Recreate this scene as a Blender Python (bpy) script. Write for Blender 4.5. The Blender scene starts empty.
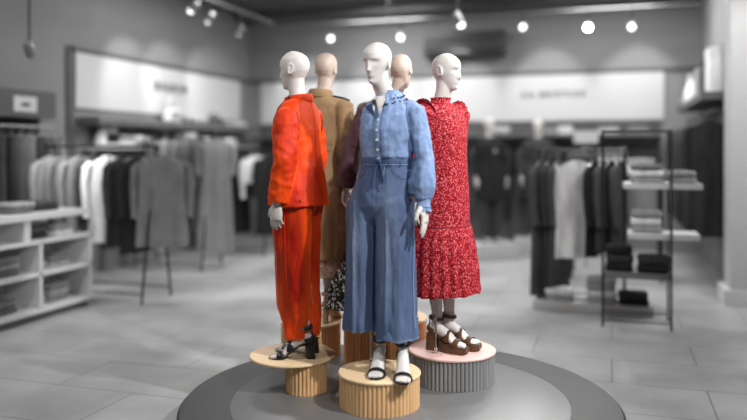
import bpy, bmesh, math, random
from mathutils import Vector, Matrix, Euler, noise
from mathutils.bvhtree import BVHTree
SC = bpy.context.scene
COL = SC.collection
PI = math.pi
TH = math.radians(17.7)          # the camera looks 17.7 degrees left of the room's long axis
CT, ST = math.cos(TH), math.sin(TH)
CAMZ = 1.6
random.seed(4)

def rot2(xc, t):
    return (xc * CT - t * ST, xc * ST + t * CT)
def at(px, t):
    return rot2((px - 373.5) / 747.0 * t, t)
def V(*a):
    return Vector(a)
def lerp(a, b, k):
    return a + (b - a) * k
def interp(tab, z):
    """piecewise smooth lookup in a table [(z, v, v, ...)] sorted by z"""
    if z <= tab[0][0]: return list(tab[0][1:])
    for a, b in zip(tab, tab[1:]):
        if z <= b[0]:
            k = (z - a[0]) / (b[0] - a[0]); k = k * k * (3 - 2 * k) * .4 + k * .6
            return [lerp(p, q, k) for p, q in zip(a[1:], b[1:])]
    return list(tab[-1][1:])

# ------------------------------------------------------------------ mesh kit
class MB:
    def __init__(s): s.v = []; s.f = []
    def add(s, vs, fs):
        o = len(s.v); s.v += [Vector(p) for p in vs]; s.f += [tuple(i + o for i in f) for f in fs]
    def loft(s, rings, c0=True, c1=True):
        n = len(rings[0]); vs = [p for r in rings for p in r]; fs = []
        for i in range(len(rings) - 1):
            for j in range(n):
                k = (j + 1) % n
                fs.append((i*n + j, i*n + k, (i+1)*n + k, (i+1)*n + j))
        if c0: fs.append(tuple(reversed(range(n))))
        if c1: fs.append(tuple(range((len(rings)-1)*n, len(rings)*n)))
        s.add(vs, fs); return s
    def tube(s, pts, rad, n=10, up=None, c=True):
        """swept tube; rad a number, list of numbers or list of (side, normal) pairs"""
        pts = [Vector(p) for p in pts]; m = len(pts)
        if not isinstance(rad, (list, tuple)): rad = [rad] * m
        tang = []
        for i in range(m):
            d = pts[min(i+1, m-1)] - pts[max(i-1, 0)]
            tang.append(d.normalized() if d.length > 1e-9 else V(0,0,1))
        u = Vector(up) if up else (V(1,0,0) if abs(tang[0].x) < .8 else V(0,1,0))
        rings = []
        for i in range(m):
            t = tang[i]; u = (u - t * u.dot(t)).normalized(); w = t.cross(u)
            r = rad[i]; a, b = r if isinstance(r, (tuple, list)) else (r, r)
            rings.append([pts[i] + u*a*math.cos(2*PI*k/n) + w*b*math.sin(2*PI*k/n) for k in range(n)])
        return s.loft(rings, c, c)
    def loop(s, pts, r, n=6):
        """closed swept ring through pts (oval r = (radial, axial))"""
        pts = [Vector(p) for p in pts]; m = len(pts)
        cen = sum(pts, Vector()) / m
        nor = Vector()
        for i in range(m): nor += (pts[i]-cen).cross(pts[(i+1) % m]-cen)
        nor.normalize(); a, b = r if isinstance(r, (tuple, list)) else (r, r)
        vs = []; fs = []
        for i in range(m):
            t = (pts[(i+1) % m] - pts[i-1]).normalized(); w = nor.cross(t).normalized(); q = t.cross(w)
            for k in range(n):
                vs.append(pts[i] + w*a*math.cos(2*PI*k/n) + q*b*math.sin(2*PI*k/n))
        for i in range(m):
            for k in range(n):
                i2 = (i+1) % m; k2 = (k+1) % n
                fs.append((i*n+k, i2*n+k, i2*n+k2, i*n+k2))
        s.add(vs, fs); return s
    def box(s, x0, x1, y0, y1, z0, z1):
        vs = [(x, y, z) for z in (z0, z1) for y in (y0, y1) for x in (x0, x1)]
        s.add(vs, [(0,2,3,1),(4,5,7,6),(0,1,5,4),(1,3,7,5),(3,2,6,7),(2,0,4,6)]); return s
    def ball(s, c, r, n=12, m=8):
        c = Vector(c); rx, ry, rz = r if isinstance(r, (tuple, list)) else (r, r, r)
        rings = []
        for i in range(1, m):
            a = PI*i/m
            rings.append([c + V(rx*math.sin(a)*math.cos(2*PI*k/n), ry*math.sin(a)*math.sin(2*PI*k/n), -rz*math.cos(a)) for k in range(n)])
        return s.loft(rings)
    def lathe(s, prof, n=48, c=(0,0,0), cap=True):
        c = Vector(c)
        return s.loft([[c + V(r*math.cos(2*PI*k/n), r*math.sin(2*PI*k/n), z) for k in range(n)] for r, z in prof], cap, cap)
    def xf(s, M):
        s.v = [M @ p for p in s.v]; return s
    def join(s, o, M=None):
        s.add([M @ p for p in o.v] if M else o.v, o.f); return s
    def mesh(s, name):
        me = bpy.data.meshes.new(name); me.from_pydata([tuple(p) for p in s.v], [], s.f)
        bm = bmesh.new(); bm.from_mesh(me); bmesh.ops.recalc_face_normals(bm, faces=bm.faces); bm.to_mesh(me); bm.free()
        return me
    def build(s, name, mat, parent=None, smooth=True, bevel=0, ang=40):
        me = s.mesh(name)
        if bevel:
            bm = bmesh.new(); bm.from_mesh(me)
            ed = [e for e in bm.edges if len(e.link_faces) == 2 and e.calc_face_angle(0) > .6]
            bmesh.ops.bevel(bm, geom=ed, offset=bevel, segments=2, affect='EDGES', profile=.6)
            bm.to_mesh(me); bm.free()
        return link(name, me, mat, parent, smooth, ang)

def link(name, me, mat, parent=None, smooth=True, ang=40):
    if smooth:
        me.shade_smooth(); me.set_sharp_from_angle(angle=math.radians(ang))
    me.materials.clear(); me.materials.append(mat)
    o = bpy.data.objects.new(name, me); COL.objects.link(o)
    if parent: o.parent = parent
    return o

def fuse(mb, voxel, smooth=3, disp=None, post=1):
    """one continuous surface from overlapping closed shapes"""
    me = mb.mesh('tmp'); o = bpy.data.objects.new('tmp', me); COL.objects.link(o)
    r = o.modifiers.new('r', 'REMESH'); r.mode = 'VOXEL'; r.voxel_size = voxel; r.use_smooth_shade = True
    if smooth:
        q = o.modifiers.new('s', 'SMOOTH'); q.factor = .5; q.iterations = smooth
    dg = bpy.context.evaluated_depsgraph_get(); dg.update()
    out = bpy.data.meshes.new_from_object(o.evaluated_get(dg))
    bpy.data.objects.remove(o); bpy.data.meshes.remove(me)
    if disp:
        bm = bmesh.new(); bm.from_mesh(out); bm.normal_update()
        ds = [disp(v.co, v.normal) for v in bm.verts]
        for v, d in zip(bm.verts, ds): v.co += v.normal * d
        bm.to_mesh(out); bm.free()
    out.name = 'surface'
    return out

def ell(cx, cy, z, rx, ry, n=28, p=2.0, wob=0, k=0, ph=0, tilt=(0, 0)):
    r = []
    for i in range(n):
        a = 2*PI*i/n; c, s = math.cos(a), math.sin(a)
        w = 1 + wob*math.sin(k*a + ph)
        x = math.copysign(abs(c)**(2/p), c)*rx*w; y = math.copysign(abs(s)**(2/p), s)*ry*w
        r.append(V(cx + x, cy + y, z + tilt[0]*x + tilt[1]*y))
    return r

def empty(name, loc, rz=0, sc=1, parent=None):
    o = bpy.data.objects.new(name, None); COL.objects.link(o)
    o.location = loc; o.rotation_euler = (0, 0, rz); o.scale = (sc, sc, sc); o.empty_display_size = .1
    if parent: o.parent = parent
    return o
def tag(o, label, cat, group=None, kind=None):
    o['label'] = label; o['category'] = cat
    if group: o['group'] = group
    if kind: o['kind'] = kind
    return o
def struct(o):
    o['kind'] = 'structure'; return o

# ------------------------------------------------------------------ materials
def mat(name, col, rough=.6, spec=.5, metal=0, sheen=0, sheen_tint=None, bump=0, bscale=40, var=0, vscale=8, col2=None,
        stretch=(1,1,1), coat=0, emit=0, detail=4):
    m = bpy.data.materials.new(name); m.use_nodes = True
    nt = m.node_tree; N = nt.nodes; L = nt.links; b = N['Principled BSDF']
    b.inputs['Base Color'].default_value = (*col, 1); b.inputs['Roughness'].default_value = rough
    b.inputs['Specular IOR Level'].default_value = spec; b.inputs['Metallic'].default_value = metal
    b.inputs['Coat Weight'].default_value = coat
    if sheen:
        b.inputs['Sheen Weight'].default_value = sheen; b.inputs['Sheen Roughness'].default_value = .4
        b.inputs['Sheen Tint'].default_value = (*(sheen_tint or col), 1)
    tc = N.new('ShaderNodeTexCoord'); mp = N.new('ShaderNodeMapping'); mp.inputs['Scale'].default_value = stretch
    L.new(tc.outputs['Object'], mp.inputs['Vector'])
    if var:
        n1 = N.new('ShaderNodeTexNoise'); n1.inputs['Scale'].default_value = vscale; n1.inputs['Detail'].default_value = detail
        L.new(mp.outputs[0], n1.inputs['Vector'])
        r = N.new('ShaderNodeValToRGB'); r.color_ramp.elements[0].position = .5 - .18; r.color_ramp.elements[1].position = .5 + .18
        c2 = col2 or tuple(min(1, c*(1+var)) for c in col)
        c1 = col if col2 else tuple(c*(1-var) for c in col)
        r.color_ramp.elements[0].color = (*c1, 1); r.color_ramp.elements[1].color = (*c2, 1)
        L.new(n1.outputs['Fac'], r.inputs['Fac']); L.new(r.outputs['Color'], b.inputs['Base Color'])
        m['ramp'] = r.name
    if bump:
        n2 = N.new('ShaderNodeTexNoise'); n2.inputs['Scale'].default_value = bscale; n2.inputs['Detail'].default_value = 5
        L.new(mp.outputs[0], n2.inputs['Vector'])
        bp = N.new('ShaderNodeBump'); bp.inputs['Strength'].default_value = bump; bp.inputs['Distance'].default_value = .02
        L.new(n2.outputs['Fac'], bp.inputs['Height']); L.new(bp.outputs[0], b.inputs['Normal'])
    if emit:
        b.inputs['Emission Color'].default_value = (1, 1, 1, 1); b.inputs['Emission Strength'].default_value = emit
    return m
def g(v): return (v, v, v)
M = {}
M['skin'] = mat('mannequin_lacquer', (.66,.62,.585), .42)
M['skin_beige'] = mat('mannequin_matte_beige', (.60,.48,.40), .5)
M['orange'] = mat('orange_velvet', (.52,.014,.001), .62, .25, sheen=.4, sheen_tint=(1,.25,.03), var=1, vscale=7, col2=(.88,.075,.003), bump=.6, bscale=11, stretch=(1,1,.35))  # deep red fold shade and orange highlights mixed into the colour
M['orange_trouser'] = mat('crushed_orange_velvet', (.36,.006,.0005), .42, .35, sheen=.45, sheen_tint=(1,.3,.03), var=1, vscale=7, col2=(.92,.085,.003), bump=.7, bscale=9, stretch=(1.2,1.2,.28))  # pile shading, deep red to bright orange, put into the colour
M['khaki'] = mat('khaki_cotton', (.31,.195,.10), .75, .2, var=.15, vscale=9, bump=.3, bscale=14, stretch=(1,1,.4))
M['shirt'] = mat('pale_chambray', (.22,.31,.51), .8, .2, var=.2, vscale=16, bump=.8, bscale=15, stretch=(1,1,.5))
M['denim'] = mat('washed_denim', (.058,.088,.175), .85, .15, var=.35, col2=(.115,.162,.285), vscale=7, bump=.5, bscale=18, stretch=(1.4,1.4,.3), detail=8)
M['denim_dark'] = mat('dark_denim_seam', (.055,.085,.19), .85, .15)
M['denim_light'] = mat('faded_denim_edge', (.30,.40,.60), .85, .15)
def add_pale_areas(m, colr):
    """lighter thigh fronts and worn hems, from the mesh attribute 'wear'"""
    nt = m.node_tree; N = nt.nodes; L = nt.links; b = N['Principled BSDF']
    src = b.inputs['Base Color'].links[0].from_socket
    at_ = N.new('ShaderNodeAttribute'); at_.attribute_name = 'pale_areas'
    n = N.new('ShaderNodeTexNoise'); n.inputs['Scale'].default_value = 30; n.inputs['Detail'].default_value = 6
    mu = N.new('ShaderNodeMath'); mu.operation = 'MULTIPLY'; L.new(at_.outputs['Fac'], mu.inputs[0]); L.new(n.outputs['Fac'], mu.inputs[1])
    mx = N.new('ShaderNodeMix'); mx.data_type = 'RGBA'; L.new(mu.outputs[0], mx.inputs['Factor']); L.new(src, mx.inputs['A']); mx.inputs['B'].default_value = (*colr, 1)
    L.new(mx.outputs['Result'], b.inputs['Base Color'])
add_pale_areas(M['denim'], (.30,.36,.47))
M['embroidery'] = mat('black_embroidery', (.012,.012,.02), .7)
M['rose'] = mat('dusky_rose_satin', (.085,.042,.05), .5, .4, var=.15, vscale=6, bump=.3, bscale=10, stretch=(1,1,.3))
M['orange_seam'] = mat('dark_orange_seam', (.16,.006,.001), .8)
M['black'] = mat('black_leather', (.008,.008,.009), .35, .5)
M['brown'] = mat('brown_leather', (.10,.045,.02), .4, .5, var=.25, vscale=60)
M['gold'] = mat('gold_metal', (.7,.45,.15), .25, metal=1)
M['chrome'] = mat('polished_steel', (.55,.52,.5), .22, metal=1)
M['button'] = mat('pearl_button', (.75,.75,.75), .3)
M['white_cotton'] = mat('white_cotton', (.75,.76,.8), .8)
M['tan'] = mat('tan_suede', (.50,.33,.22), .7, var=.1)

def print_mat(name, base, spot, thr, scale, dark=None, rough=.75, blotch=None):
    m = mat(name, base, rough, .2, bump=.3, bscale=14, stretch=(1,1,.45))
    nt = m.node_tree; N = nt.nodes; L = nt.links; b = N['Principled BSDF']
    tc = N.new('ShaderNodeTexCoord')
    w = N.new('ShaderNodeTexNoise'); w.inputs['Scale'].default_value = scale*.7
    mx = N.new('ShaderNodeVectorMath'); mx.operation = 'MULTIPLY_ADD'; mx.inputs[1].default_value = (.03, .03, .03)
    L.new(tc.outputs['Object'], w.inputs['Vector']); L.new(w.outputs['Color'], mx.inputs[0]); L.new(tc.outputs['Object'], mx.inputs[2])
    vo = N.new('ShaderNodeTexVoronoi'); vo.feature = 'F1'; vo.inputs['Scale'].default_value = scale
    L.new(mx.outputs[0], vo.inputs['Vector'])
    ns = N.new('ShaderNodeTexNoise'); ns.inputs['Scale'].default_value = scale*1.3; ns.inputs['Detail'].default_value = 6
    L.new(tc.outputs['Object'], ns.inputs['Vector'])
    sb = N.new('ShaderNodeMath'); sb.operation = 'SUBTRACT'; L.new(ns.outputs['Fac'], sb.inputs[0])
    ml = N.new('ShaderNodeMath'); ml.operation = 'MULTIPLY'; ml.inputs[1].default_value = .55; L.new(vo.outputs['Distance'], ml.inputs[0])
    L.new(ml.outputs[0], sb.inputs[1])
    r = N.new('ShaderNodeValToRGB'); e = r.color_ramp.elements
    e[0].position = thr - .06; e[0].color = (*base, 1); e[1].position = thr + .06; e[1].color = (*spot, 1)
    if dark:
        d = e.new(max(0, thr - .2)); d.color = (*dark, 1); d2 = e.new(max(0.01, thr - .12)); d2.color = (*base, 1)
    L.new(sb.outputs[0], r.inputs['Fac']); L.new(r.outputs['Color'], b.inputs['Base Color'])
    return m
M['red'] = print_mat('red_floral_print', (.40,.005,.016), (.66,.17,.18), .335, 84, dark=(.2,.003,.008))
M['dots'] = print_mat('cream_dotted_print', (.66,.47,.34), (.04,.02,.015), .34, 75)
M['mono'] = print_mat('black_white_print', (.012,.012,.012), (.7,.68,.62), .33, 42)

def wood(name, a, b_, sc):
    m = mat(name, a, .5, .35)
    nt = m.node_tree; N = nt.nodes; L = nt.links; b = N['Principled BSDF']
    tc = N.new('ShaderNodeTexCoord'); mp = N.new('ShaderNodeMapping'); mp.inputs['Scale'].default_value = sc
    n = N.new('ShaderNodeTexNoise'); n.inputs['Scale'].default_value = 6; n.inputs['Detail'].default_value = 7
    r = N.new('ShaderNodeValToRGB'); r.color_ramp.elements[0].position = .35; r.color_ramp.elements[1].position = .68
    r.color_ramp.elements[0].color = (*a, 1); r.color_ramp.elements[1].color = (*b_, 1)
    L.new(tc.outputs['Object'], mp.inputs[0]); L.new(mp.outputs[0], n.inputs['Vector']); L.new(n.outputs['Fac'], r.inputs['Fac']); L.new(r.outputs[0], b.inputs['Base Color'])
    return m
M['wood_top'] = wood('pale_birch_top', (.80,.58,.34), (.87,.67,.42), (1,9,1))
M['wood_side'] = wood('honey_oak_ribs', (.74,.45,.21), (.84,.56,.29), (5,5,.6))
M['wood_warm'] = wood('red_oak_ribs', (.64,.28,.11), (.76,.37,.16), (5,5,.6))
M['pink_top'] = mat('pale_pink_laminate', (.76,.51,.45), .5, var=.05)
M['plinth_grey'] = mat('grey_ribbed_wood', g(.28), .5, var=.12, stretch=(5,5,.6))
M['stage'] = mat('dark_grey_stage', g(.045), .5, .3, var=.1, vscale=3)
M['stage_disc'] = mat('polished_grey_disc', g(.155), .36, .4)

# grey shop
M['wall'] = mat('grey_wall_paint', g(.27), .8, .2, var=.05, vscale=1.5)
M['ceiling'] = mat('dark_ceiling_paint', g(.10), .85, .2)
M['board'] = mat('white_wall_board', g(.62), .6, .3)
M['trim'] = mat('dark_trim', g(.09), .5)
M['white'] = mat('white_laminate', g(.66), .45)
M['offwhite'] = mat('pale_grey_laminate', g(.5), .5)
M['metal_dark'] = mat('dark_metal', g(.03), .4, metal=.6)
M['metal_grey'] = mat('grey_metal', g(.22), .4, metal=.5)
M['lens'] = mat('lit_lamp_lens', g(.9), .4, emit=2.6)
M['lens_hot'] = mat('bright_lamp_lens', g(.9), .4, emit=26)
M['letter'] = mat('grey_lettering', g(.05), .6)
CL = {}
for nm, v in (('black', .026), ('charcoal', .05), ('dark', .085), ('mid', .155), ('grey', .22), ('light', .36), ('white', .8)):
    CL[nm] = mat('cloth_' + nm, g(v), .9, .1, var=.2, vscale=12, bump=.3, bscale=12, stretch=(1,1,.3))
CL['check'] = mat('cloth_mottled', g(.25), .9, .1, var=.35, vscale=60)

# floor: large stone tiles with thin joints
def floor_mat():
    m = mat('stone_floor_tiles', g(.36), .34, .45)
    nt = m.node_tree; N = nt.nodes; L = nt.links; b = N['Principled BSDF']
    tc = N.new('ShaderNodeTexCoord')
    br = N.new('ShaderNodeTexBrick'); br.offset = .5
    br.inputs['Scale'].default_value = 1; br.inputs['Mortar Size'].default_value = .006
    br.inputs['Brick Width'].default_value = 1.2; br.inputs['Row Height'].default_value = .6
    br.inputs['Color1'].default_value = (.46,.46,.46,1); br.inputs['Color2'].default_value = (.42,.42,.42,1); br.inputs['Mortar'].default_value = (.25,.25,.25,1)
    L.new(tc.outputs['Object'], br.inputs['Vector'])
    n = N.new('ShaderNodeTexNoise'); n.inputs['Scale'].default_value = 1.1; n.inputs['Detail'].default_value = 5  # broad dark patches stand in for shadows of the racks
    L.new(tc.outputs['Object'], n.inputs['Vector'])
    r = N.new('ShaderNodeValToRGB'); r.color_ramp.elements[0].position = .3; r.color_ramp.elements[0].color = (.62,.62,.62,1)
    r.color_ramp.elements[1].position = .65; r.color_ramp.elements[1].color = (1.1,1.1,1.1,1)
    L.new(n.outputs['Fac'], r.inputs['Fac'])
    mx = N.new('ShaderNodeMix'); mx.data_type = 'RGBA'; mx.blend_type = 'MULTIPLY'; mx.inputs['Factor'].default_value = 1
    L.new(br.outputs['Color'], mx.inputs['A']); L.new(r.outputs['Color'], mx.inputs['B']); L.new(mx.outputs['Result'], b.inputs['Base Color'])
    return m
M['floor'] = floor_mat()
# ------------------------------------------------------------------ mannequins
def head(mb, Mx, ears=True):
    prof = [  # z, front y, back y, half width
        (-.012, -.050, .030, .020), (0, -.080, .026, .025), (.012, -.088, .030, .034), (.03, -.088, .042, .043), (.05, -.089, .058, .051),
        (.075, -.087, .080, .060), (.10, -.087, .098, .070), (.125, -.090, .106, .0745), (.15, -.093, .107, .0765),
        (.175, -.089, .101, .075), (.195, -.077, .088, .069), (.212, -.058, .070, .058), (.225, -.036, .047, .042), (.233, -.016, .026, .022), (.2355, -.002, .010, .006)]
    rings = []; n = 48; z = -.012
    zs = []
    while z < .2356: zs.append(z); z += .005 if z < .2 else .0025
    for z in zs:
        yf, yb, w = interp(prof, z); cy = .012; ring = []
        for i in range(n):
            a = 2*PI*i/n; s, c = math.sin(a), math.cos(a)
            x = w*math.copysign(abs(s)**.92, s)
            y = cy - (cy - yf)*c if c > 0 else cy + (yb - cy)*(-c)
            if c > 0:
                e = lambda v, m, q: math.exp(-((v-m)/q)**2)
                y += .015*e(abs(x), .033, .017)*e(z, .124, .013)          # eye sockets
                y -= .004*e(abs(x), .030, .014)*e(z, .119, .006)          # lids
                y -= .004*e(abs(x), .026, .022)*e(z, .145, .010)          # brow
                if .066 < z < .135:
                    k = (.135 - z)/.058; k = min(k, 1) if z > .077 else max(0, (z-.066)/.011)
                    y -= (.007 + .023*k)*e(x, 0, .008 + .004*k)*c
                y -= .006*e(x, 0, .021)*e(z, .056, .0055) + .006*e(x, 0, .018)*e(z, .043, .006)
                y += .004*e(x, 0, .022)*e(z, .0495, .0025) + .004*e(x, 0, .03)*e(z, .029, .007)
                y -= .004*e(x, 0, .018)*e(z, .010, .010)                  # chin
            ring.append(V(x, y, z))
        rings.append(ring)
    h = MB().loft(rings)
    if ears:
        for s in (-1, 1):
            pts = []
            for k in range(14):
                a = 2*PI*k/14
                pts.append(V(s*(.076 + .006*math.cos(a)*-.6), .016 + .017*math.cos(a) + .006*math.sin(a), .112 + .031*math.sin(a)))
            h.loop(pts, (.0055, .007), 6)
            h.ball((s*.073, .014, .110), (.006, .013, .025), 10, 6)
    mb.join(h, Mx)

def hand(out, W, D, Nn, T, curl=.35, spread=1.0, hs=1.08):
    """W wrist, D finger direction, Nn palm side (fingers curl that way), T thumb side"""
    D = Vector(D).normalized(); Nn = (Vector(Nn) - D*Vector(Nn).dot(D)).normalized()
    s = D.cross(Nn).normalized()
    if s.dot(Vector(T)) < 0: s = -s
    W = Vector(W); mb = MB()
    mb.tube([W - D*.03, W, W + D*.03, W + D*.065, W + D*.092], [(.024,.02), (.025,.018), (.034,.0165), (.040,.0145), (.036,.011)], 14, up=s)
    for k, (off, L, r) in enumerate(((.029,.068,.0088), (.0100,.078,.0092), (-.0095,.073,.0088), (-.0275,.057,.0078))):
        p = W + D*(.084 - .006*abs(k-1)) + s*off; d = (D + s*off*2.2*spread).normalized()
        pts = [p - d*.02, p]; c = curl*(1 + .18*k)
        for q, seg in enumerate((.45, .31, .24)):
            ang = c*(.5 + .55*q); d2 = (d*math.cos(ang) + Nn*math.sin(ang)).normalized()
            pts.append(pts[-1] + d2*L*seg)
        mb.tube(pts, [r, r, r*.95, r*.86, r*.62], 10, up=s)
    p = W + D*.022 + s*.020 + Nn*.004
    d1 = (D*.62 + s*.72 + Nn*.25).normalized(); d2 = (D*.9 + s*.28 + Nn*.3).normalized()
    mb.tube([p - d1*.015, p + d1*.012, p + d1*.036, p + d1*.036 + d2*.024, p + d1*.036 + d2*.044], [.013, .0135, .0105, .0095, .0062], 10)
    out.join(mb, Matrix.Translation(W) @ Matrix.Scale(hs, 4) @ Matrix.Translation(-W))

def foot_path(hh, pl):
    return [(V(0,.052,hh+.032), (.017,.020)), (V(0,.034,hh+.034), (.030,.030)), (V(0,-.02,hh*.86+.042), (.032,.036)),
            (V(0,-.07,hh*.48+.036+pl*.5), (.036,.029)), (V(0,-.12,.024+pl), (.043,.020)), (V(0,-.155,.017+pl), (.043,.014)), (V(0,-.166,.015+pl), (.036,.010))]
def foot(mb, F, hh, pl):
    m = MB(); fp = foot_path(hh, pl)
    m.tube([p for p, r in fp], [r for p, r in fp], 16, up=(1,0,0))
    m.tube([(0,.012,hh+.03), (0,.004,hh+.075), (0,.0,hh+.13)], [(.028,.034), (.030,.034), (.031,.036)], 14, up=(1,0,0))
    for k, (x, L, r) in enumerate(((.030,.050,.0125), (.010,.048,.009), (-.006,.042,.0085), (-.021,.034,.008), (-.034,.026,.0075))):
        m.tube([(x,-.148,.014+pl), (x*1.02,-.158-L*.3,.015+pl), (x,-.158-L*.8,.0125+pl)], [r, r, r*.7], 8, up=(1,0,0))
    mb.join(m, F)

TORSO = [(.86,.150,.098,.012), (.93,.172,.112,.016), (1.0,.168,.112,.014), (1.08,.145,.100,.006), (1.16,.122,.086,.0), (1.22,.126,.089,-.002),
         (1.30,.148,.108,-.010), (1.36,.158,.112,-.010), (1.43,.166,.096,.0), (1.475,.160,.082,.008), (1.505,.115,.070,.014), (1.53,.07,.06,.018)]
def pose_frames(P):
    fs = []
    for sd, (ax, ay, yaw) in zip((-1, 1), P['feet']):
        fs.append(Matrix.Translation((ax, ay, 0)) @ Matrix.Rotation(yaw, 4, 'Z') @ Matrix.Scale(-1 if sd < 0 else 1, 4, (1,0,0)))
    return fs
def head_matrix(P):
    hx, hy = P.get('head_off', (0, 0))
    return Matrix.Translation((hx, hy + .012, 1.715)) @ Matrix.Rotation(P.get('head_yaw', 0), 4, 'Z') @ Matrix.Rotation(P.get('head_tilt', 0), 4, 'Y') @ Matrix.Rotation(P.get('head_nod', 0), 4, 'X') @ Matrix.Scale(P.get('head_scale', .95), 4) @ Matrix.Translation((0, -.012, -.10))
def body(P, root, m, hands=(True, True), voxel=.0058):
    mb = MB(); hh = P['hh']; pl = P.get('plat', 0)
    mb.loft([ell(0, cy, z, rx, ry, 28, 2.2) for z, rx, ry, cy in TORSO])
    hx, hy = P.get('head_off', (0, 0))
    mb.tube([(0,.018,1.47), (hx*.3,.018+hy*.3,1.54), (hx*.75,.012+hy*.75,1.61), (hx,.014+hy,1.70)], [.064,.0525,.0495,.050], 20)
    head(mb, head_matrix(P))
    for sd, F in zip((-1, 1), pose_frames(P)):
        a = F @ V(0, 0, hh + .10); hip = V(sd*.085, .012, .93); kn = P.get('knees', {}).get(sd) or hip.lerp(a, .52) + V(0, -.012, 0)
        kn = Vector(kn)
        pts = [hip, hip.lerp(kn, .35), hip.lerp(kn, .75), kn, kn.lerp(a, .12) + V(0,.006,0), kn.lerp(a, .35) + V(0,.016,0), kn.lerp(a, .65) + V(0,.010,0), kn.lerp(a, .9), a]
        mb.tube(pts, [.088,.084,.064,.054,.050,.053,.042,.032,.031], 18, up=(1,0,0))
        foot(mb, F, hh, pl)
    for sd, A in zip((-1, 1), P['arms']):
        S, E, W = (Vector(q) for q in A[:3])
        mb.tube([V(sd*.10,.01,1.45), S, S.lerp(E,.3), S.lerp(E,.75), E, E.lerp(W,.25), E.lerp(W,.7), W], [.055,.050,.046,.040,.037,.040,.030,.024], 16)
        if hands[0 if sd < 0 else 1]:
            hand(mb, W, A[3], A[4], A[5], *(A[6:] if len(A) > 6 else ()))
    me = fuse(mb, voxel, 2)
    return link('body', me, m, root)

def sleeve(mb, A, radii, z0=None, end=1.0, puff=0):
    S, E, W = (Vector(q) for q in A[:3])
    sd = -1 if S.x < 0 else 1
    We = E.lerp(W, end)
    pts = [V(sd*.08, S.y, S.z + .0), V(sd*.135, S.y, S.z + .005), S, S.lerp(E,.25), S.lerp(E,.6), E, E.lerp(We,.3), E.lerp(We,.7), We]
    d = (We - E).normalized()
    r = list(radii)
    pts += [We - d*.004, We - d*.07]; r += [r[-1] - .011, r[-1] - .011]
    mb.tube(pts, r, 22)

def shell(rings_tab, n=44, p=2.2, wob=None, inset=.014, depth=.1):
    """garment barrel from top to hem with an open hem; table (z, rx, ry, cx, cy)"""
    rings = []
    for z, rx, ry, cx, cy in rings_tab:
        w = wob(z) if wob else (0, 0, 0)
        rings.append(ell(cx, cy, z, rx, ry, n, p, *w))
    z, rx, ry, cx, cy = rings_tab[-1]; w = wob(z) if wob else (0, 0, 0)
    rings.append(ell(cx, cy, z + .003, rx - inset, ry - inset, n, p, *w))
    rings.append(ell(cx, cy, z + depth, rx*.74, ry*.74, n, p, *w))
    return rings

def nz(x, y, z): return noise.noise(V(x, y, z))
def folds(amp, sx=14, sz=3, seed=0, sharp=False):
    def f(co, n):
        q = nz(co.x*sx + seed, co.y*sx - seed, co.z*sz + seed*1.7)
        if sharp: q = (1 - abs(q)*2)*.6
        return amp*(q + .35*nz(co.x*sx*2.3, co.y*sx*2.3 + seed, co.z*sz*2.6))
    return f
def add_f(*fs): return lambda co, n: sum(f(co, n) for f in fs)

def tuck(b, o, lo, hi, xm=.19, gap=.007, far=.05):
    """keep the body just inside a garment worn close to it"""
    tr = BVHTree.FromPolygons([v.co.copy() for v in o.data.vertices], [tuple(p.vertices) for p in o.data.polygons])
    for v in b.data.vertices:
        if lo < v.co.z < hi and abs(v.co.x) < xm:
            h = tr.find_nearest(v.co, far)
            if h[0] is not None and (v.co - h[0]).dot(h[1]) > -gap: v.co = h[0] - h[1]*gap
class Skin:
    """finds points on a finished garment, so seams, buttons and straps lie on it"""
    def __init__(s, o): s.b = BVHTree.FromPolygons([v.co.copy() for v in o.data.vertices], [tuple(p.vertices) for p in o.data.polygons])
    def hit(s, x, z, d=(0,1,0), lift=.002, back=.6):
        d = Vector(d).normalized(); o = V(x, 0, z) - d*back if abs(d.y) > .5 else V(0, x, z) - d*back
        h = s.b.ray_cast(o, d)
        if h[0] is None: return V(x, 0, z)
        return h[0] + h[1]*lift
    def near(s, p, lift=.002):
        h = s.b.find_nearest(Vector(p)); return h[0] + h[1]*lift
    def ring(s, c, r, n=48, lift=.002, tilt=0):
        """outline of the garment in the level plane through c: rays cast inwards"""
        c = Vector(c); out = []
        for k in range(n):
            d = V(math.cos(2*PI*k/n), math.sin(2*PI*k/n), 0)
            h = s.b.ray_cast(c + d*r, -d)
            out.append((h[0] + d*lift) if h[0] is not None else c + d*r*.5)
        return out

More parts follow.
